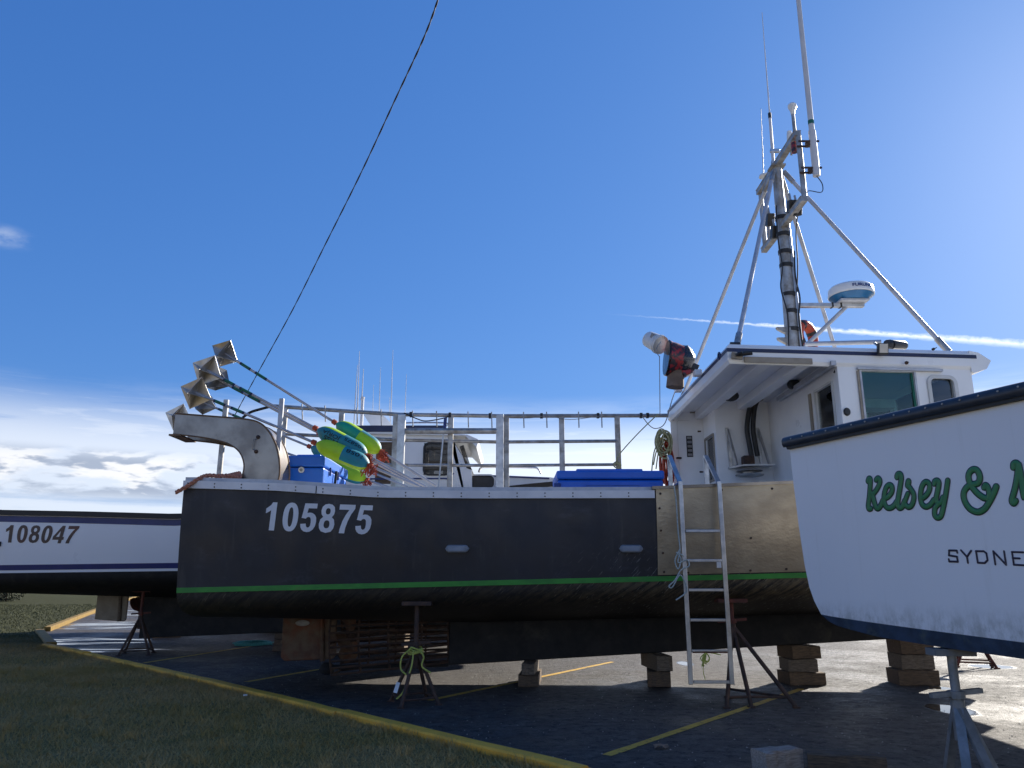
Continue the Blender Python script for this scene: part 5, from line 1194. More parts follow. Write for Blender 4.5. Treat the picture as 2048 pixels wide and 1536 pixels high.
# ---- a third hull, nearly hidden, added to throw shade on the far left ground
H3 = Hull(-11.0, 2.6, 24.5, 2.1, [(-11.0, 2.95), (-7, 2.9), (-2, 3.0), (2.6, 3.3)], lambda x: 1.6 + .012 * (x + 11), -3.0, .42, .6, .05)
b3 = empty('fishing_boat', (-4.0, 24.5, .3), 'dark bottomed hull added behind the blue striped boat for its shadow, almost hidden', 'boat')
H3.make(b3, 'white_hull2', 'black_antifoul', 2.3, 'navy_rail', .03, .25)
fin(b3, 'keel', 'black_antifoul', [(-7.6, .012), (.8, .012), (1.6, 1.3), (-2.4, 1.3), (-7.4, 1.2)], 24.5, .24)
# ================================================================== loose gear on the dark boat
def tote(x0, x1, y0, y1, z0, z1, lid, label):
    r_ = empty('fish_tote', ((x0 + x1) / 2, (y0 + y1) / 2, z0), label, 'tote', 'insulated blue fish totes on the black boat')
    cx, cy = (x0 + x1) / 2, (y0 + y1) / 2; zl = z1 - lid
    m_ = MB(); m_.box((cx, cy, (z0 + zl) / 2 - .005), (x1 - x0 - .03, y1 - y0 - .03, zl - z0 - .01), taper=.94); m_.build('tote_body', 'tote_blue', r_, bevel=.03)
    m_ = MB(); m_.box((cx, cy, (zl + z1) / 2), (x1 - x0, y1 - y0, lid)); L_ = m_.build('tote_lid', 'tote_blue', r_, bevel=.025)
    m_ = MB(); m_.box((cx + .0, cy, z1 + .015), ((x1 - x0) * .62, (y1 - y0) * .82, .05)); m_.build('lid_panel', 'tote_blue', L_, bevel=.015)
    return r_, zl
a, b = at(573, 911, 11.75), at(651, 911, 11.75)
t1, zl1 = tote(a.x, b.x, 11.75, 13.45, 2.2, a.z, .17, 'tall blue insulated fish tote next to the steel stern chute')
c_ = at(603, 940, 11.75); m_ = MB(); m_.cyl(c_ + Vector((0, .0, 0)), c_ + Vector((0, -.02, 0)), .045, 18); s_ = m_.build('drain_plug', 'bucket_white', t1, smooth=True)
m_ = MB(); m_.cyl(c_ + Vector((0, -.019, 0)), c_ + Vector((0, -.026, 0)), .024, 12); m_.build('plug_centre', 'rope_grey', s_)
for yy in (12.1, 12.65):
    m_ = MB(); m_.bar((b.x + .006, yy, zl1 + .03), (b.x + .006, yy, zl1 - .10), .02, .03, (1, 0, 0)); m_.build('tote_strap', 'tote_dark', t1)
m_ = MB(); m_.bar((b.x + .02, 12.45, zl1 + .02), (b.x + .02, 12.3, 2.5), .015, .04, (1, 0, 0)); m_.build('tote_strap', 'black_rubber', t1)
a, b = at(1113, 945, 11.6), at(1329, 945, 11.6)
t2, zl2 = tote(a.x, b.x, 11.6, 12.75, 2.2, at(1200, 941, 11.6).z, .13, 'low wide blue insulated fish tote against the wheelhouse')
m_ = MB(); frame(m_, (0, 11.615, 0), (1, 0, 0), (0, 0, 1), (0, -1, 0), at(1172, 963, 11.6).x, at(1280, 963, 11.6).x, zl2 - .5, zl2 - .09, .012, .014, .02); m_.build('tote_moulding', 'tote_blue', t2)
m_ = MB(); m_.box((a.x + .012, 11.62, zl2 - .13), (.10, .06, .14)); m_.build('tote_latch', 'tote_dark', t2, bevel=.01)

# marker buoys: pole, sheet-metal reflector, two-colour float, red becket
def hi_flyer(name_label, pr, pl, Yr, Yl_, p0x, p1x, cols, Rf=.134, tape=True, text=None, roll=0.0, rsize=.26, plabel=None):
    a = at(*pr, Yr); b = at(*pl, Yl_); d = (b - a).normalized(); L = (b - a).length
    f0, f1 = (L * (p - pr[0]) / (pl[0] - pr[0]) for p in (p0x, p1x))
    r_ = empty('marker_buoy', tuple(b), name_label, 'marker buoy', 'marker buoys laid against the gear rack')
    m_ = MB(); m_.cyl(a - d * .10, b, .021, 10); m_.build('buoy_pole', 'pole_metal', r_, smooth=True)
    u = d.cross(Vector((0, 1, 0))).normalized(); v = d.cross(u)
    q1 = u * math.cos(roll) + v * math.sin(roll); q2 = d.cross(q1)
    s_ = rsize; rf = empty('reflector', parent=r_)
    for e1, e2 in ((d, q1), (d, q2), (q1, q2)):
        nn_ = e1.cross(e2).normalized() * .004; m_ = MB(); m_.prism([a + e1 * s_, a + e2 * s_, a - e1 * s_, a - e2 * s_], nn_); m_.build('reflector_plate', 'sheet_metal', rf)
    if tape:
        for t0, t1_ in ((.33, .47), (.62, .78)):
            m_ = MB(); m_.cyl(a + d * (t0 + 0.0), a + d * t1_, .0245, 10); tb = m_.build('tape_band', 'tape_green', r_, smooth=True)
            
            for e0 in (t0 - .03, t1_): m_ = MB(); m_.cyl(a + d * e0, a + d * (e0 + .03), .024, 10); m_.build('tape_edge', 'navy', tb)
    fa, fb_ = a + d * f0, a + d * f1; FL = f1 - f0; prof = []
    for i in range(25):
        t = i / 24; e = min(t / .30, 1.0); g_ = min((1 - t) / .26, 1.0); k = math.sqrt(max(0, 1 - (1 - e) ** 2)) * math.sqrt(max(0, 1 - (1 - g_) ** 2))
        prof.append((FL * t, max(.03, Rf * k)))
    def mf(i, k):
        front = i < 12; up_ = (k + (cols[4] if front else cols[5])) % 24 < 12
        return (cols[0] if up_ else cols[1]) if front else (cols[2] if up_ else cols[3])
    m_ = MB(); m_.lathe(prof, fa, d, 24, mf); fl = m_.build('float', ['teal_float', 'lime_float', 'green_float'], r_, smooth=True)
    for c0 in (fa - d * .05, fb_ + d * .02): m_ = MB(); m_.lathe([(-.04, .02), (-.03, .04), (.03, .042), (.04, .02)], c0, d, 10); m_.build('float_collar', 'rope_red', fl)
    # becket: tangle of red twine below the float
    m_ = MB(); rnd = random.Random(int(f0 * 1000) + int(pr[0]))
    for k in range(8):
        c0 = fb_ + d * rnd.uniform(-.03, .07); pts = [c0]
        for j in range(5): pts.append(c0 + Vector((rnd.uniform(-.09, .09), rnd.uniform(-.08, .04), rnd.uniform(-.17, .04))))
        pts.append(c0); m_.tube(spline(pts, 4), .0065, 5)
    tag(m_.build('twine', 'rope_red', r_, smooth=True), kind='stuff')
    if text:
        for txt, t0, t1_, ang, hgt in text:
            def fn(aa, bb, t0=t0, t1_=t1_, ang=ang, hgt=hgt):
                tt = t0 + (t1_ - t0) * aa; rr_ = float(np.interp(FL * tt, [p[0] for p in prof], [p[1] for p in prof])) + .003
                th = R(ang) + (bb - .5) * hgt / Rf
                return fa + d * (FL * tt) + (u * -math.sin(th) + v * -math.cos(th) * -1 * -1) * 0 + (Vector((0, -1, 0)) * math.cos(th) + (-u if u.z < 0 else u) * math.sin(th)) * rr_
            put_text('float_lettering', 'ink', fl, txt, fn, .012)
    return r_
TE, LI, GR = 0, 1, 2
hi_flyer('highest marker buoy, green and yellow float, reflector standing above all the others', (450, 707), (872, 972), 11.65, 11.7, 678, 764, (LI, GR, TE, LI, 21, 21), roll=.5, rsize=.25)
hi_flyer('marker buoy whose teal float reads MISS JORJA in black', (414, 741), (852, 974), 11.32, 11.36, 640, 736, (LI, TE, TE, LI, 21, 3), roll=.2, text=[('JORJA', .48, .12, 12, -.075), ('MISS', .47, .20, -26, -.075), ('105875', .92, .54, 28, -.055)])
hi_flyer('marker buoy lying just behind the teal MISS JORJA float, reflector half hidden', (432, 757), (845, 976), 11.55, 11.56, 648, 728, (TE, TE, LI, LI, 4, 4), roll=.9)
hi_flyer('marker buoy with lime front half and teal rear half resting over the tall tote', (392, 786), (838, 973), 11.2, 11.22, 637, 740, (LI, LI, TE, LI, 0, 3), roll=.25, text=[('1058', .86, .56, 34, -.07)])
hi_flyer('marker buoy hidden under the lime and teal float, teal nose showing', (408, 806), (815, 974), 13.75, 13.75, 626, 708, (TE, TE, TE, LI, 2, 2), roll=.7)
hi_flyer('lowest marker buoy, lime float end down by the rail, reflector behind the chute', (357, 834), (800, 982), 13.72, 13.72, 648, 733, (LI, TE, LI, TE, 3, 3), roll=.1, tape=False)

# bucket, wrapped searchlight, cardboard tube on the aft roof edge
Yb = 12.6
sl_ = empty('searchlight', tuple(at(1365, 742, Yb)), 'searchlight wrapped in red plaid and black bag at the aft roof edge', 'searchlight')
p, q = at(1334, 716, Yb), at(1386, 722, Yb); d = (q - p)
m_ = MB(); m_.lathe([(-.015, .0), (-.015, .30), (.0, .315), (.03, .30)], p, d, 22); m_.build('lamp_glass', 'glass_smoke', sl_, smooth=True)
m_ = MB(); m_.lathe([(.02, .31), (.08, .29), (.16, .27), (.24, .25)], p, d, 22)
for v in m_.v: v += Vector((random.uniform(-.012, .012), 0, random.uniform(-.015, .015)))
m_.build('lamp_wrap', 'red_plaid', sl_, smooth=True)
m_ = MB(); m_.lathe([(.22, .24), (.30, .24), (.38, .20), (.45, .13), (.47, .03)], p, d, 18)
for v in m_.v: v += Vector((random.uniform(-.015, .015), random.uniform(-.01, .01), random.uniform(-.02, .02)))
m_.build('lamp_bag', 'black_bag', sl_, smooth=True)
m_ = MB(); m_.cyl(at(1352, 735, Yb), at(1350, 775, Yb), .13, 14, .15); m_.build('lamp_stand', 'cardboard', sl_, smooth=True)
m_ = MB(); m_.bar(at(1362, 750, Yb), at(1384, 740, Yb), .22, .12); m_.build('lamp_bracket', 'red_plaid', sl_, bevel=.02)
bk = empty('bucket', tuple(at(1322, 695, Yb + .1)), 'white plastic bucket tipped over the wrapped searchlight', 'bucket')
p, q = at(1297, 678, Yb + .45), at(1329, 694, Yb + .12); d = (q - p).normalized(); L = .36
m_ = MB(); m_.lathe([(0, .13), (.012, .142), (L, .168), (L + .004, .164), (L - .002, .160), (.02, .13), (.018, .0)], p, d, 26, caps=(True, False)); m_.build('bucket_shell', 'bucket_white', bk, smooth=True)
m_ = MB(); m_.lathe([(L - .05, .1565), (.03, .128), (.025, .0)], p, d, 26, caps=(False, False)); m_.build('bucket_inside', 'bucket_inside', bk, smooth=True)
m_ = MB(); m_.lathe([(L - .06, .163), (L - .055, .174), (L - .04, .174), (L - .035, .166)], p, d, 26); m_.build('bucket_rim', 'bucket_white', bk, smooth=True)
cS = p + d * .17 + Vector((-.04, -.15, .06)); m_ = MB(); m_.box(cS, (.10, .004, .09), Matrix.Rotation(R(25), 3, 'Y')); m_.box(cS + Vector((.015, -.003, -.01)), (.04, .004, .06), Matrix.Rotation(R(-20), 3, 'Y')); m_.build('bucket_print', 'rope_grey', bk)
m_ = MB(); m_.tube(spline([p + d * (L - .05) + Vector((0, -.17, 0)), at(1312, 700, Yb - .05), at(1319, 714, Yb + .0)], 6), .006, 6); m_.build('bucket_handle', 'galvanised', bk)
m_ = MB(); m_.tube([at(1319, 712, Yb), at(1319.5, 770, Yb + .0), at(1320, 824, Yb + .0)], .007, 6); m_.tube([at(1320, 824, Yb), at(1319.5, 830, Yb + 2.2)], .006, 6)
tag(m_.build('hanging_line', 'rope_grey'), 'thin grey line hanging straight down from the tipped bucket', 'rope')
for px, py, Y in ((1352, 768, 13.3), (1390, 735, 12.2)):
    c_ = at(px, py, Y); m_ = MB(); m_.box(c_, (.10, .12, .10), Matrix.Rotation(R(25), 3, 'Y')); m_.build('camera_housing', 'black_plastic', roof, bevel=.01)
    m_ = MB(); m_.box(c_ + Vector((.04, .02, -.09)), (.12, .16, .10)); m_.build('camera_block', 'gelcoat', roof, bevel=.01)
# orange ring float standing behind the mast
lr = empty('life_ring', tuple(at(1617, 690, 13.3)), 'orange life ring with black bands on the roof behind the mast', 'life ring')
c_ = at(1612, 675, 13.3); rx_ = Vector((.75, .6, 0)).normalized()
m_ = MB(); m_.tube([c_ + rx_ * (math.cos(R(15 * k)) * .24) + Vector((0, 0, math.sin(R(15 * k)) * .24)) for k in range(24)], .09, 10, closed=True); rg_ = m_.build('ring', 'orange', lr, smooth=True)
for a_ in (30, 120, 210, 300):
    cc = [c_ + rx_ * (math.cos(R(a_ + k)) * .24) + Vector((0, 0, math.sin(R(a_ + k)) * .24)) for k in (-9, 0, 9)]; m_ = MB(); m_.tube(cc, .094, 10); m_.build('ring_band', 'black_rubber', lr, smooth=True)

# coiled ropes and an orange hose hung on the port corner
def coil(name, label, cat, c_, rx_, rz_, turns, mat, r_, drop=0.0, yj=.1, seed=1):
    rnd = random.Random(seed); m_ = MB()
    for k in range(turns):
        jx, jz, jy = rnd.uniform(-.05, .05), rnd.uniform(-.06, .06), rnd.uniform(-yj, yj); sx, sz = rnd.uniform(.6, 1.05), rnd.uniform(.7, 1.1)
        pts = [Vector((c_.x + jx + math.cos(t) * rx_ * sx, c_.y + jy, c_.z + jz + math.sin(t) * rz_ * sz)) for t in [2 * math.pi * i / 14 for i in range(14)]]
        m_.tube(spline(pts, 2, True), r_, 6, closed=True)
    return tag(m_.build(name, mat, None, smooth=True), label, cat)
coil('rope_coil', 'coil of straw yellow rope hung on the port corner of the wheelhouse', 'rope', at(1329, 888, 14.75), .13, .24, 16, 'rope_straw', .014, seed=3)
m_ = MB()
for k, dx in enumerate((0, 5, -4)): m_.tube(spline([at(1322 + dx, 880, 14.7), at(1312 + dx, 905, 14.7), at(1307 + dx, 930 + 8 * k, 14.72)], 5), .013, 6)
tag(m_.build('rope_tail', 'rope_straw', None, smooth=True), 'loose straw rope tails hanging from the coil', 'rope')
coil('hose_coil', 'orange hose looped under the straw rope coil', 'hose', at(1332, 925, 14.8), .10, .42, 6, 'orange', .022, seed=5)
# mooring rope over the stern quarter
m_ = MB(); base = [at(352, 985, 10.78), at(375, 972, 10.76), at(398, 957, 10.82), at(415, 951, 10.95), at(440, 952, 11.0), at(462, 951, 11.0), at(478, 957, 10.98)]
base = [Vector((p.x, p.y, max(p.z, 3.02) if i > 2 else p.z)) for i, p in enumerate(base)]
for k in range(3):
    sp_ = spline(base, 8); m_.tube([p + Vector((0, math.cos(i * .8 + k * 2.09) * .017, math.sin(i * .8 + k * 2.09) * .017)) for i, p in enumerate(sp_)], .017, 6)
for k in range(5): m_.tube(spline([at(452 + 5 * k, 957, 11.0), at(462 + 4 * k, 948 - k, 11.03), at(474 + 2 * k, 952, 11.0), at(480, 960 - k, 10.97)], 4), .018, 6)
tag(m_.build('mooring_rope', 'rope_pink', None, smooth=True), 'pink mooring rope draped over the black boat stern quarter', 'rope')

# boarding ladder hooked over the side
Yd = 10.54; lad = empty('boarding_ladder', tuple(at(1420, 1368, Yd)), 'aluminium boarding ladder hooked over the side guard of the black boat', 'ladder')
xl, xr = at(1371, 1165, Yd).x, at(1451, 1165, Yd).x; zt, zb_ = at(1400, 962, Yd).z, at(1420, 1369, Yd).z
for x in (xl, xr):
    m_ = MB(); m_.box((x, Yd, (zt + zb_) / 2), (.058, .032, zt - zb_)); ll = m_.build('ladder_rail', 'aluminium', lad, bevel=.006)
    yt = Yd + .62; m_ = MB(); m_.bar((x, Yd + .002, zt - .03), (x, yt, zt + .44), .06, .03, (0, 0, 1)); m_.bar((x, yt + .02, zt + .45), (x, yt + .02, zt - .06), .06, .03, (0, 1, 0)); m_.bar((x, Yd + .03, zt - .02), (x, yt, zt - .04), .045, .02); m_.build('ladder_hook', 'aluminium', ll)
for py in (1062, 1121, 1180, 1240, 1302, 1364):
    z = at(1420, py, Yd).z; m_ = MB(); m_.box(((xl + xr) / 2, Yd, z), (xr - xl - .07, .05, .036)); m_.build('ladder_rung', 'aluminium', lad, bevel=.004)
m_ = MB(); m_.box((xr - .08, Yd - .03, at(1438, 1130, Yd).z), (.06, .02, .075)); m_.build('ladder_tag', 'bucket_white', lad)
m_ = MB(); m_.box(((xl + xr) / 2, Yd - .01, at(1420, 1300, Yd).z - .025), (xr - xl - .08, .056, .02)); m_.build('rung_pad', 'rusty_red', lad)
m_ = MB(); Yq = Yd - .04
m_.tube(spline([at(1348, 972, 10.5), at(1352, 1000, 10.5), at(1356, 1060, 10.5), at(1360, 1100, Yq), at(1356, 1125, Yq), at(1374, 1120, Yq), at(1378, 1132, Yq), at(1362, 1140, Yq), at(1350, 1160, Yq), at(1338, 1172, Yq), at(1345, 1174, Yq), at(1360, 1150, Yq), at(1372, 1170, Yq), at(1372, 1185, Yq), at(1352, 1200, Yq)], 6), .009, 6)
m_.tube(spline([at(1360, 1098, Yq), at(1350, 1120, Yq), at(1356, 1138, Yq), at(1362, 1118, Yq), at(1353, 1105, Yq), at(1368, 1112, Yq)], 6), .009, 6)
tag(m_.build('ladder_line', 'rope_pale', None, smooth=True), 'pale green line knotted round the ladder rail', 'rope')
m_ = MB(); rnd = random.Random(4); c_ = at(1412, 1305, Yd - .03)
for k in range(6): m_.tube(spline([c_, c_ + Vector((rnd.uniform(-.09, .05), rnd.uniform(-.03, 0), -.07)), c_ + Vector((rnd.uniform(-.09, .03), -.02, rnd.uniform(-.18, -.10))), c_ + Vector((rnd.uniform(-.05, .05), -.01, -.06)), c_], 4), .007, 5)
m_.tube(spline([c_, c_ + Vector((.1, 0, -.01)), c_ + Vector((.19, 0, -.03))], 4), .007, 5); m_.tube(spline([c_, c_ + Vector((-.05, 0, -.2)), c_ + Vector((-.03, 0, -.33))], 4), .005, 5)
tag(m_.build('ladder_twine', 'rope_yellow', None, smooth=True), 'bunch of yellow twine tied to the lower ladder rung', 'rope')

# ================================================================== jack stands
def jack(loc, ztop, feet, label, mat='rusty_steel', padmat='rusty_red', hub=.66, leg_r=.026, pad=(.40, .22), flat_legs=False, handle=True):
    r_ = empty('jack_stand', (loc[0], loc[1], 0), label, 'jack stand', 'jack stands propping the boats')
    X, Y = loc; c0 = Vector((X, Y, hub))
    F = [Vector((X + fx, Y + fy, .012)) for fx, fy in feet]
    for f in F:
        d = (f - c0).normalized(); m_ = MB()
        if flat_legs: m_.bar(c0 + Vector((d.x, d.y, 0)) * .05, f, .062, .04)
        else: m_.cyl(c0 + Vector((d.x, d.y, 0)) * .05, f, leg_r, 10)
        lg = m_.build('leg', mat, r_, smooth=not flat_legs); m_ = MB(); m_.box(f, (.09, .06, .02)); m_.build('foot', mat, lg)
    n = len(F)
    for i in range(n):
        a, b = F[i].lerp(c0, .12), F[(i + 1) % n].lerp(c0, .12); m_ = MB(); m_.cyl(a, b, leg_r * .6, 8); m_.build('brace', mat, r_)
    m_ = MB(); m_.cyl((X, Y, hub - .22), (X, Y, hub + .06), .048, 12); m_.build('sleeve', mat, r_, smooth=True)
    m_ = MB(); m_.cyl((X, Y, hub - .1), (X, Y, ztop - .03), .033, 12); m_.build('screw', padmat if not flat_legs else mat, r_, smooth=True)
    if handle: m_ = MB(); m_.bar((X - .20, Y - .02, hub + .09), (X + .2, Y + .02, hub + .12), .045, .035); m_.lathe([(0, .06), (.05, .06)], (X, Y, hub + .07), (0, 0, 1), 12); m_.build('handle', padmat, r_)
    m_ = MB(); m_.box((X, Y, ztop), (pad[0], pad[1], .05)); m_.build('pad', padmat, r_)
    return r_
def quad(rx_, ry_, rot): return [(rx_ * math.cos(R(rot + 90 * k)), ry_ * math.sin(R(rot + 90 * k))) for k in range(4)]
def hz1(x, y):                                   # hull-bottom height of the dark boat at a plan point
    pts = H1.bottom(x, -1); ys = [abs(p.y - YC) for p in pts][::-1]; zs = [p.z for p in pts][::-1]
    return float(np.interp(abs(y - YC), ys, zs))
j1 = (at(829, 1400, 10.95).x, 10.95); jack(j1, hz1(*j1) - .05, quad(.36, .42, 250), padmat='rusty_steel', label= 'rusty jack stand tied with yellow rope under the black boat by the propeller cage')
j2 = (at(1474, 1390, 11.05).x, 11.05); jack(j2, hz1(*j2) - .05, [(-.28, -.50), (.06, -.42), (.62, -.48), (-.02, .40)], 'rusty jack stand with red pad behind the boarding ladder', hub=.95, leg_r=.028)
jack((3.30, 6.10), 1.095, [(-.17, -.33), (.05, -.42), (.19, -.28), (.0, .35)], 'grey galvanised jack stand under the white boat transom', 'galv_jack', 'galv_jack', .70, .03, (.30, .16), True)
jack((8.7, 15.3), 1.25, quad(.45, .45, 20), 'red jack stand standing in the sun beyond the keel blocks', 'rusty_red', 'rusty_red')
jx = at(276, 1280, 17.5); jack((jx.x, 17.5), 1.33, quad(.42, .42, 60), 'dark jack stand beneath the blue striped boat beside its rudder', 'rusty_steel', 'rusty_red', .75)
# yellow rope round the aft jack, and its white label
m_ = MB(); X, Y = j1; rnd = random.Random(9)
for k in range(4): m_.tube([Vector((X + math.cos(t) * (.075 + .01 * k), Y + math.sin(t) * .08, .70 - .02 * k + .015 * math.sin(2 * t + k))) for t in [2 * math.pi * i / 12 for i in range(12)]], .011, 6, closed=True)
m_.tube(spline([(X - .06, Y - .08, .70), (X - .17, Y - .1, .60), (X - .18, Y - .12, .45), (X - .1, Y - .14, .38)], 6), .011, 6)
m_.tube(spline([(X - .02, Y - .1, .68), (X - .03, Y - .16, .5), (X - .08, Y - .22, .32), (X - .12, Y - .28, .18), (X - .20, Y - .3, .10)], 6), .011, 6)
m_.tube(spline([(X + .05, Y - .08, .69), (X + .12, Y - .12, .6), (X + .1, Y - .12, .48), (X + .22, Y - .12, .40)], 6), .011, 6)
tag(m_.build('tie_rope', 'rope_yellow', None, smooth=True), 'yellow rope knotted round the jack stand by the propeller cage', 'rope')
m_ = MB(); m_.bar((X - .185, Y - .27, .30), (X - .215, Y - .33, .18), .05, .004, (0, 1, 0)); tag(m_.build('paper_tag', 'bucket_white'), 'small white paper tag stuck on the roped jack stand leg', 'tag')

# ================================================================== keel blocks and loose timber
def timber(c_, size, rz, mat, label, grp='weathered timber blocks', tilt=0.0):
    m_ = MB(); hx, hy, hz = (s_ / 2 for s_ in size); nx = 6; rows = []
    rnd = random.Random(int(c_[0] * 997 + c_[1] * 131 + c_[2] * 71))
    for i in range(nx + 1):
        x = -hx + 2 * hx * i / nx + (rnd.uniform(-.012, .012) if i in (0, nx) else 0)
        ring = [(-hy, -hz + .01), (-hy + .01, -hz), (hy - .01, -hz), (hy, -hz + .01), (hy, hz - .015), (hy - .015, hz), (-hy + .015, hz), (-hy, hz - .015)]
        rows.append([Vector((x, y + rnd.uniform(-.012, .012), z + (rnd.uniform(-.010, .002) if z > 0 else 0))) for y, z in ring]); rows[-1].append(rows[-1][0])
    m_.grid(rows); k = 0
    m_.f.append(tuple(range(8))); m_.m.append(0); k = 9 * nx; m_.f.append(tuple(k + i for i in range(8))); m_.m.append(0)
    o_ = m_.build('timber_block', mat); o_.location = c_; o_.rotation_euler = (0, tilt, rz)
    return tag(o_, label, 'timber', grp)
def stack(px, py, Y, n, h, ln, wd_, rz0, names, top):
    x = at(px, py, Y).x; hh = (top - .004) / n
    for k in range(n):
        timber((x + random.uniform(-.02, .02) + (.03 if k == 0 else 0), Y + random.uniform(-.03, .03), hh * (k + .5) + .002), (wd_ + (.10 if k == 0 else 0), ln, hh - .004), rz0 + random.uniform(-.2, .2), 'wood_grey' if k % 2 else 'wood_brown', names + (', bottom of its stack', ', middle of its stack', ', top of its stack')[min(2, k if n > 1 else 0) if not (n == 2 and k == 1) else 2])
for px, n, w_, nm in ((1058, 2, .19, 'timber block under the keel nearest the propeller cage'), (1312, 2, .24, 'timber block under the keel just left of the boarding ladder'.replace('just left of', 'aft of')), (1597, 3, .46, 'timber block under the keel forward of the red padded jack stand'), (1822, 3, .52, 'timber block under the keel beyond the white boat transom')):
    x = at(px, 1340, YC).x; stack(px, 1340, YC, n, .14, .9 if n < 3 else .5, w_, 0, nm, kz(x))
for x, wh in ((-5.2, 'after'), (-2.6, 'midship'), (-.3, 'forward')):
    z = float(np.interp(x, [-8.55, .4], [.26, .62])); 
    for k in range(3): timber((x, Y2, z / 3 * (k + .5)), (.35, .8, z / 3 - .004), random.uniform(-.1, .1), 'wood_brown', ('bottom', 'middle', 'top')[k] + ' timber of the ' + wh + ' keel stack under the blue striped boat')
for x, y in ((3.0 + .0, 0), ):
    pass
for t, wh in ((4.2, 'after'), (8.5, 'forward')):                               # keel blocks of the white boat
    c2 = kM @ Vector((t, 0, 0)); zt2 = .45 + (t - 3.3) * .0236
    for k in range(3): timber((c2.x, c2.y, zt2 / 3 * (k + .5)), (.3, .8, zt2 / 3 - .004), math.atan2(KF_.y, KF_.x), 'wood_brown', ('bottom', 'middle', 'top')[k] + ' timber of the ' + wh + ' keel stack under the green lettered white boat')
c_ = gd(1556, 1538); timber((c_.x, c_.y, .085), (.42, .20, .17), R(24), 'wood_pale', 'short pale split timber lying on the asphalt')
c_ = gd(1695, 1542); timber((c_.x, c_.y, .075), (.62, .17, .15), R(-18), 'wood_brown', 'longer brown timber lying beside the pale split one')
c_ = gd(332, 1275); timber((c_.x, c_.y, .10), (.7, .25, .2), R(30), 'wood_brown', 'brown timber lying under the blue striped boat by its keel')

# ground litter, ropes
m_ = MB(); c_ = gd(505, 1290); rnd = random.Random(2)
for k in range(9): m_.tube([Vector((c_.x + rnd.uniform(-.06, .06) + math.cos(t) * .42 * rnd.uniform(.9, 1), c_.y + math.sin(t) * .42, .02 + .012 * k * .5)) for t in [2 * math.pi * i / 16 for i in range(16)]], .016, 6, closed=True)
m_.tube(spline([c_ + Vector((.4, .1, .02)), gd(525, 1284) + Vector((0, 0, .015)), gd(545, 1286) + Vector((0, 0, .015)), gd(572, 1279) + Vector((0, 0, .015)), gd(620, 1272) + Vector((0, 0, .015))], 6), .014, 6)
tag(m_.build('rope_coil', 'rope_teal', None, smooth=True), 'coil of teal rope on the asphalt between the boats', 'rope')
m_ = MB(); c_ = gd(1322, 1498); rows = [[c_ + Vector((-.07 + .035 * i, -.045 + .03 * j, .012 + .03 * abs(math.sin(i * 2.1 + j * 1.3)))) for j in range(4)] for i in range(5)]; m_.slab(rows, (0, 0, .002))
tag(m_.build('dead_leaf', 'leaf_dry'), 'crumpled dry leaf on the asphalt near the yellow bay line', 'leaf')
m_ = MB(); c_ = gd(490, 1396, .08); m_.box(c_ + Vector((0, 0, .035)), (.05, .03, .02), Matrix.Rotation(.5, 3, 'Z')); tag(m_.build('paper_scrap', 'bucket_white', bevel=.004), 'scrap of white paper in the grass by the kerb', 'litter')
# overhead service cable: two strands twisted, dropping to the shore far side
A_, B_ = at(884, -25, 6.2), at(470, 822, 15.2)
def cable_pt(t):
    p = A_.lerp(B_, t); return p
ctrl = [at(884, -25, 6.2), at(850, 70, 6.9), at(790, 200, 8.0), at(720, 350, 9.4), at(650, 490, 10.9), at(585, 620, 12.5), at(520, 738, 14.0), at(478, 815, 15.3), at(455, 858, 16.2)]
cs = spline(ctrl, 40); m_ = MB()
for ph in (0, math.pi):
    m_.tube([p + Vector((math.cos(i * .36 + ph) * .0042, math.sin(i * .36 + ph) * .004, math.sin(i * .36 + ph) * .0042)) for i, p in enumerate(cs)], .0068, 6)
tag(m_.build('service_cable', 'cable_black', None, smooth=True), 'twisted black overhead cable slanting down across the sky', 'cable')
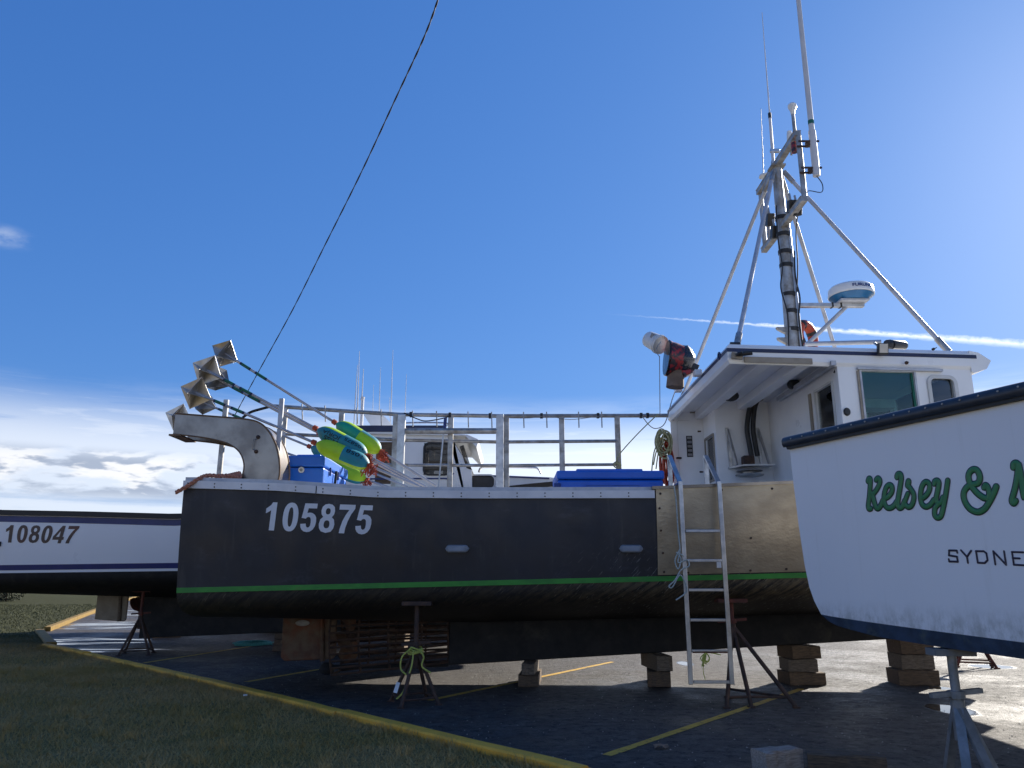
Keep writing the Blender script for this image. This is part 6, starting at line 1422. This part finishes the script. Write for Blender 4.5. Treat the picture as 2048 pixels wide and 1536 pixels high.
# far left: pale low blocks and a dark shrub beyond the grass
m_ = MB(); a, b = gd(-30, 1172), gd(62, 1172); m_.box(((a.x + b.x) / 2, 100, .45), (13, 1.2, 1.0)); tag(m_.build('barrier', 'concrete_far', bevel=.05), 'low pale sunlit barrier beyond the far road', 'barrier')
def shrub(c_, rr_, hh, n, label):
    r_ = empty('shrub', tuple(c_), label, 'shrub'); m_ = MB(); rnd = random.Random(1)
    for k in range(7): m_.tube([c_ + Vector((0, 0, 0)), c_ + Vector((rnd.uniform(-1, 1) * rr_ * .5, rnd.uniform(-1, 1) * rr_ * .5, hh * .6)), c_ + Vector((rnd.uniform(-1, 1) * rr_, rnd.uniform(-1, 1) * rr_, hh * .95))], [.03, .02, .006], 5)
    m_.build('stems', 'wood_brown', r_); m_ = MB()
    for k in range(n):
        t = rnd.random(); a = rnd.uniform(0, 6.28); q_ = rr_ * math.sqrt(rnd.random()) * (.5 + .6 * math.sin(math.pi * min(1, t + .15))); p = c_ + Vector((math.cos(a) * q_, math.sin(a) * q_, hh * (.05 + t)))
        e1 = Vector((rnd.uniform(-1, 1), rnd.uniform(-1, 1), rnd.uniform(-1, 1))).normalized() * .07; e2 = e1.cross(Vector((rnd.random(), rnd.random(), rnd.random()))).normalized() * .04
        k0 = len(m_.v); m_.v += [p - e1, p + e2, p + e1, p - e2]; m_.f.append((k0, k0 + 1, k0 + 2, k0 + 3)); m_.m.append(0)
    tag(m_.build('foliage', 'bush', r_, recalc=False), kind='stuff')
c_ = gd(12, 1203, .075); shrub(c_, .9, 1.3, 1500, 'dark low shrub on the grass beyond the blue striped boat')

# loose grit and crumbs of stone on the asphalt (one mass)
def grit():
    V, F = [], []; rnd = random.Random(12)
    def stone(x, y, r_):
        k = len(V); pts = [(1, 0, 0), (-.4, .9, 0), (-.5, -.8, 0), (.1, .1, .8)]
        a = rnd.uniform(0, 6.28)
        for px_, py_, pz_ in pts:
            V.append((x + (px_ * math.cos(a) - py_ * math.sin(a)) * r_ * rnd.uniform(.7, 1.2), y + (px_ * math.sin(a) + py_ * math.cos(a)) * r_ * rnd.uniform(.7, 1.2), .002 + pz_ * r_))
        F.extend([(k, k + 1, k + 3), (k + 1, k + 2, k + 3), (k + 2, k, k + 3)])
    for (x0, y0), (x1, y1) in zip(KP[:-1], KP[1:]):
        L = math.hypot(x1 - x0, y1 - y0); nx, ny = (y1 - y0) / L, -(x1 - x0) / L
        if pip(np.array([(x0 + x1) / 2 + nx]), np.array([(y0 + y1) / 2 + ny]), grass_poly)[0]: nx, ny = -nx, -ny
        for _ in range(int(L * 70)):
            t = rnd.random(); d = .10 + abs(rnd.gauss(0, .22)); stone(x0 + (x1 - x0) * t + nx * d, y0 + (y1 - y0) * t + ny * d, rnd.uniform(.004, .014))
    for _ in range(1500):
        x, y = rnd.uniform(-6, 9), rnd.uniform(7, 17)
        if not pip(np.array([x]), np.array([y]), grass_poly)[0]: stone(x, y, rnd.uniform(.004, .013))
    m_ = MB(); m_.v = [Vector(v) for v in V]; m_.f = F; m_.m = [0] * len(F)
    tag(m_.build('grit', 'zinc'), 'loose grit and stone crumbs on the asphalt', 'grit', kind='stuff')
grit()
